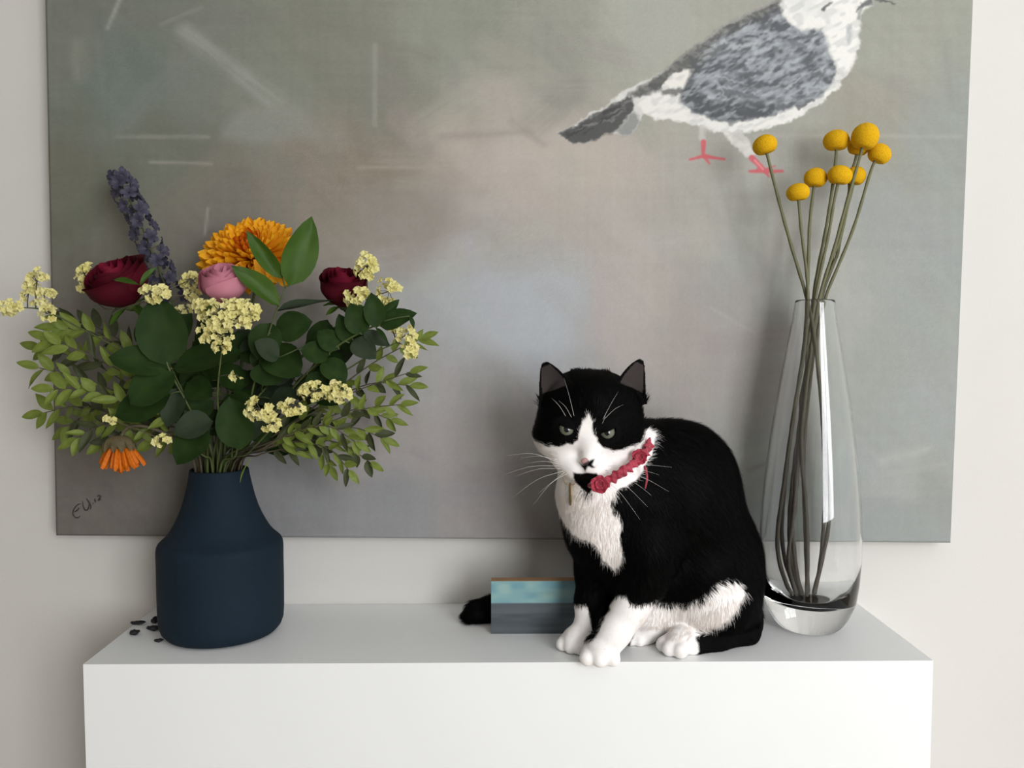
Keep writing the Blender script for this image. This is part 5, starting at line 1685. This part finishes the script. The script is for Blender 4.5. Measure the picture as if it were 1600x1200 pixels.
# light small-leaved sprigs
def sprig(px, seed, label, group, nl=15, ll=33, lw=12.5, dark=.22, spread=.9):
    r = random.Random(seed)
    pts = [P(*p) for p in px]
    low, top = mouth_toward(pts[0])
    root = thing('small_leaf_sprig', label, 'foliage', low, group)
    sp = stem(root, [low, top] + pts, .0015, .0006, M_bstem, 'stem', 5, 6)
    n0 = int(len(sp) * .46)
    for i in range(nl):
        f = n0 + (len(sp) - 1 - n0) * (i + .5) / nl
        k = int(f); q = sp[k].lerp(sp[min(k + 1, len(sp) - 1)], f - k)
        t = (sp[min(k + 1, len(sp) - 1)] - sp[max(k - 1, 0)]).normalized()
        s = 1 if i % 2 else -1
        sidev = t.cross(Vector((0, -1, 0))).normalized()
        d = t * r.uniform(.55, 1.0) + sidev * s * r.uniform(.5, 1.0) * spread + Vector((0, r.uniform(-.5, .35), r.uniform(-.3, .1)))
        D = q.y - CAM.y
        L = ll * r.uniform(.75, 1.2) * mpp(D)
        e = q + d.normalized() * L
        if e.y > -.036: d.y -= (e.y + .036) / L
        m_ = M_olive if r.random() < dark else M_light
        place('leaf', leaf_mesh(O_ if r.random() < .6 else L_, r.randrange(5), m_), root, q, d, Vector((r.uniform(-.6, .6), -1, r.uniform(-.2, .8))), L, lw * r.uniform(.75, 1.2) * mpp(D))
    t = sp[-1] - sp[-3]; D = sp[-1].y - CAM.y
    place('leaf', leaf_mesh(O_, seed % 5, M_light), root, sp[-1], t, Vector((.2, -1, .4)), ll * mpp(D), lw * mpp(D))
    return root

GL_, GR_ = 'light green sprigs around the drooping orange flower', 'light green sprigs on the cat\'s side of the bouquet'
LL = 'light green small-leaved sprig fanning out around the drooping orange flower'
LR = 'light green small-leaved sprig fanning out towards the cat'
left = [[(290,655,1.08),(230,605,1.075),(150,560,1.07),(75,530,1.065)], [(290,660,1.09),(220,630,1.09),(140,595,1.09),(62,575,1.085)],
        [(290,665,1.07),(220,640,1.06),(150,612,1.055),(85,608,1.05)], [(292,675,1.10),(220,660,1.11),(130,635,1.12),(68,645,1.125)],
        [(295,685,1.08),(240,672,1.075),(175,660,1.07),(120,685,1.065)], [(292,650,1.09),(220,575,1.09),(150,525,1.09),(95,512,1.085)],
        [(295,640,1.12),(225,560,1.13),(150,510,1.14),(100,500,1.145)], [(296,690,1.09),(250,690,1.09),(200,672,1.085),(165,690,1.08)],
        [(292,660,1.11),(215,610,1.12),(140,565,1.125),(65,545,1.13)], [(292,668,1.13),(215,650,1.14),(150,640,1.145),(105,668,1.15)]]
LLS = {0: 'light green sprig with the leaf tips closest under the outermost cream statice', 7: 'short light green sprig whose leaves hang right over the drooping orange flower',
       3: 'light green sprig drooping past the canvas edge behind the other sprigs', 5: 'light green sprig reaching up to the underside of the dark burgundy rose'}
LRS = {1: 'light green sprig passing behind the outermost cream statice below the arching branch', 4: 'light green sprig whose tip hangs lowest of those on the cat\'s side',
       9: 'light green sprig running directly under the trailing cream statice', 7: 'short light green sprig close to the blue vase neck, hanging down'}
for i, p in enumerate(left):
    if i == 6:
        sprig(p, 100 + i, 'dark olive small-leaved sprig under the dark burgundy rose', GL_, 16, 34, 12.5, .85)
    else:
        sprig(p, 100 + i, LLS.get(i, LL), GL_, 15, 35, 14, .16)
right = [[(410,690,1.08),(480,650,1.08),(560,610,1.08),(640,582,1.075)], [(412,690,1.10),(485,640,1.11),(570,575,1.115),(625,545,1.12),(658,530,1.125)],
         [(412,695,1.07),(490,670,1.06),(565,640,1.055),(625,632,1.05)], [(415,700,1.09),(470,688,1.09),(530,692,1.085),(578,722,1.08)],
         [(412,702,1.08),(460,690,1.075),(515,702,1.07),(545,735,1.065)], [(412,698,1.10),(485,680,1.11),(550,668,1.115),(598,685,1.12)],
         [(412,692,1.12),(490,640,1.13),(575,600,1.14),(640,602,1.145)], [(410,705,1.10),(450,692,1.10),(492,692,1.10),(515,728,1.10)],
         [(412,696,1.13),(480,665,1.14),(555,640,1.145),(610,655,1.15)], [(412,700,1.06),(460,675,1.05),(510,665,1.045),(555,690,1.04)]]
for i, p in enumerate(right):
    sprig(p, 200 + i, LRS.get(i, LR), GR_, 14, 30 if i not in (3, 4, 7) else 27, 11.5, .28)
sprig([(402,712,1.09),(425,705,1.085),(448,702,1.08),(462,706,1.08)], 260, 'sparse sprig of dark narrow leaves just beside the blue vase neck', None, 5, 30, 9, 1.0)

mb_o = P(376, 742, VD - .046)
mb = MB(mb_o)
mb.tube(spline([P(392,715,1.07), P(384,728,1.072), P(379,738,1.078), P(377,744,1.080), P(375,754,1.081)], 4), [.0006,.0007,.0008,.0008,.0009,.0010,.0010,.0011,.0012,.0012,.0012,.0011,.0010,.0008,.0006,.0005,.0004], 5)
o = mb.build('dry_grass_blade', M_light, None, True, mb_o)
tag(o, 'pale dry blade curling down over the rim of the blue vase', 'leaf')

# ------------------------------------------------------------------ fallen dried petals on the console
M_dry = mat_noise('dried_petal', (.010, .010, .012, 1), (.022, .021, .026, 1), 300, .7)
drl = ['long dark dried petal fallen furthest from the blue vase', 'small dark dried petal with a pointed tip behind a larger crumpled one', 'crumpled dark dried petal lying between others beside the blue vase',
       'rounded dark dried petal lying alone nearer the console\'s end', 'dark dried petal touching the foot of the blue vase']
for i, (x, y, L, W, a) in enumerate([(216,976,23,7,.1), (242,974,12,8,.4), (241,985,20,9,.15), (211,992,14,9,-.2), (248,1003,13,6,.2)]):
    p = Pz(x, y); D = p.y - CAM.y; m = mpp(D)
    r = random.Random(40 + i)
    bm = bmesh.new(); bmesh.ops.create_icosphere(bm, subdivisions=3, radius=1.0)
    for v in bm.verts:
        n = v.co.copy()
        k = 1 + .22 * math.sin(4 * n.x + i) * math.sin(5 * n.y + 2 * i) + .12 * math.sin(9 * n.x + 7 * n.z)
        v.co = Vector((n.x * L / 2 * m * k, n.y * W * .75 * m * k, (n.z * W * .38 * k + W * .10 * (n.x * n.x) * 2) * m))
    bmesh.ops.rotate(bm, cent=(0, 0, 0), matrix=Matrix.Rotation(a, 3, 'Z'), verts=bm.verts)
    zmin = min(v.co.z for v in bm.verts)
    for v in bm.verts: v.co.z -= zmin
    if i == 1:
        for v in bm.verts:
            if v.co.z > W * .5 * m and abs(v.co.x) < 2 * m: v.co.z += 4 * m
    me = bpy.data.meshes.new('dried_petal'); bm.to_mesh(me); bm.free()
    o = link('dried_petal', me, M_dry, None, True, (p.x, p.y, TOP_Z))
    tag(o, drl[i], 'petal', 'fallen dried petals on the console')

for o in bpy.data.objects:
    if 'base_y' in o: del o['base_y']
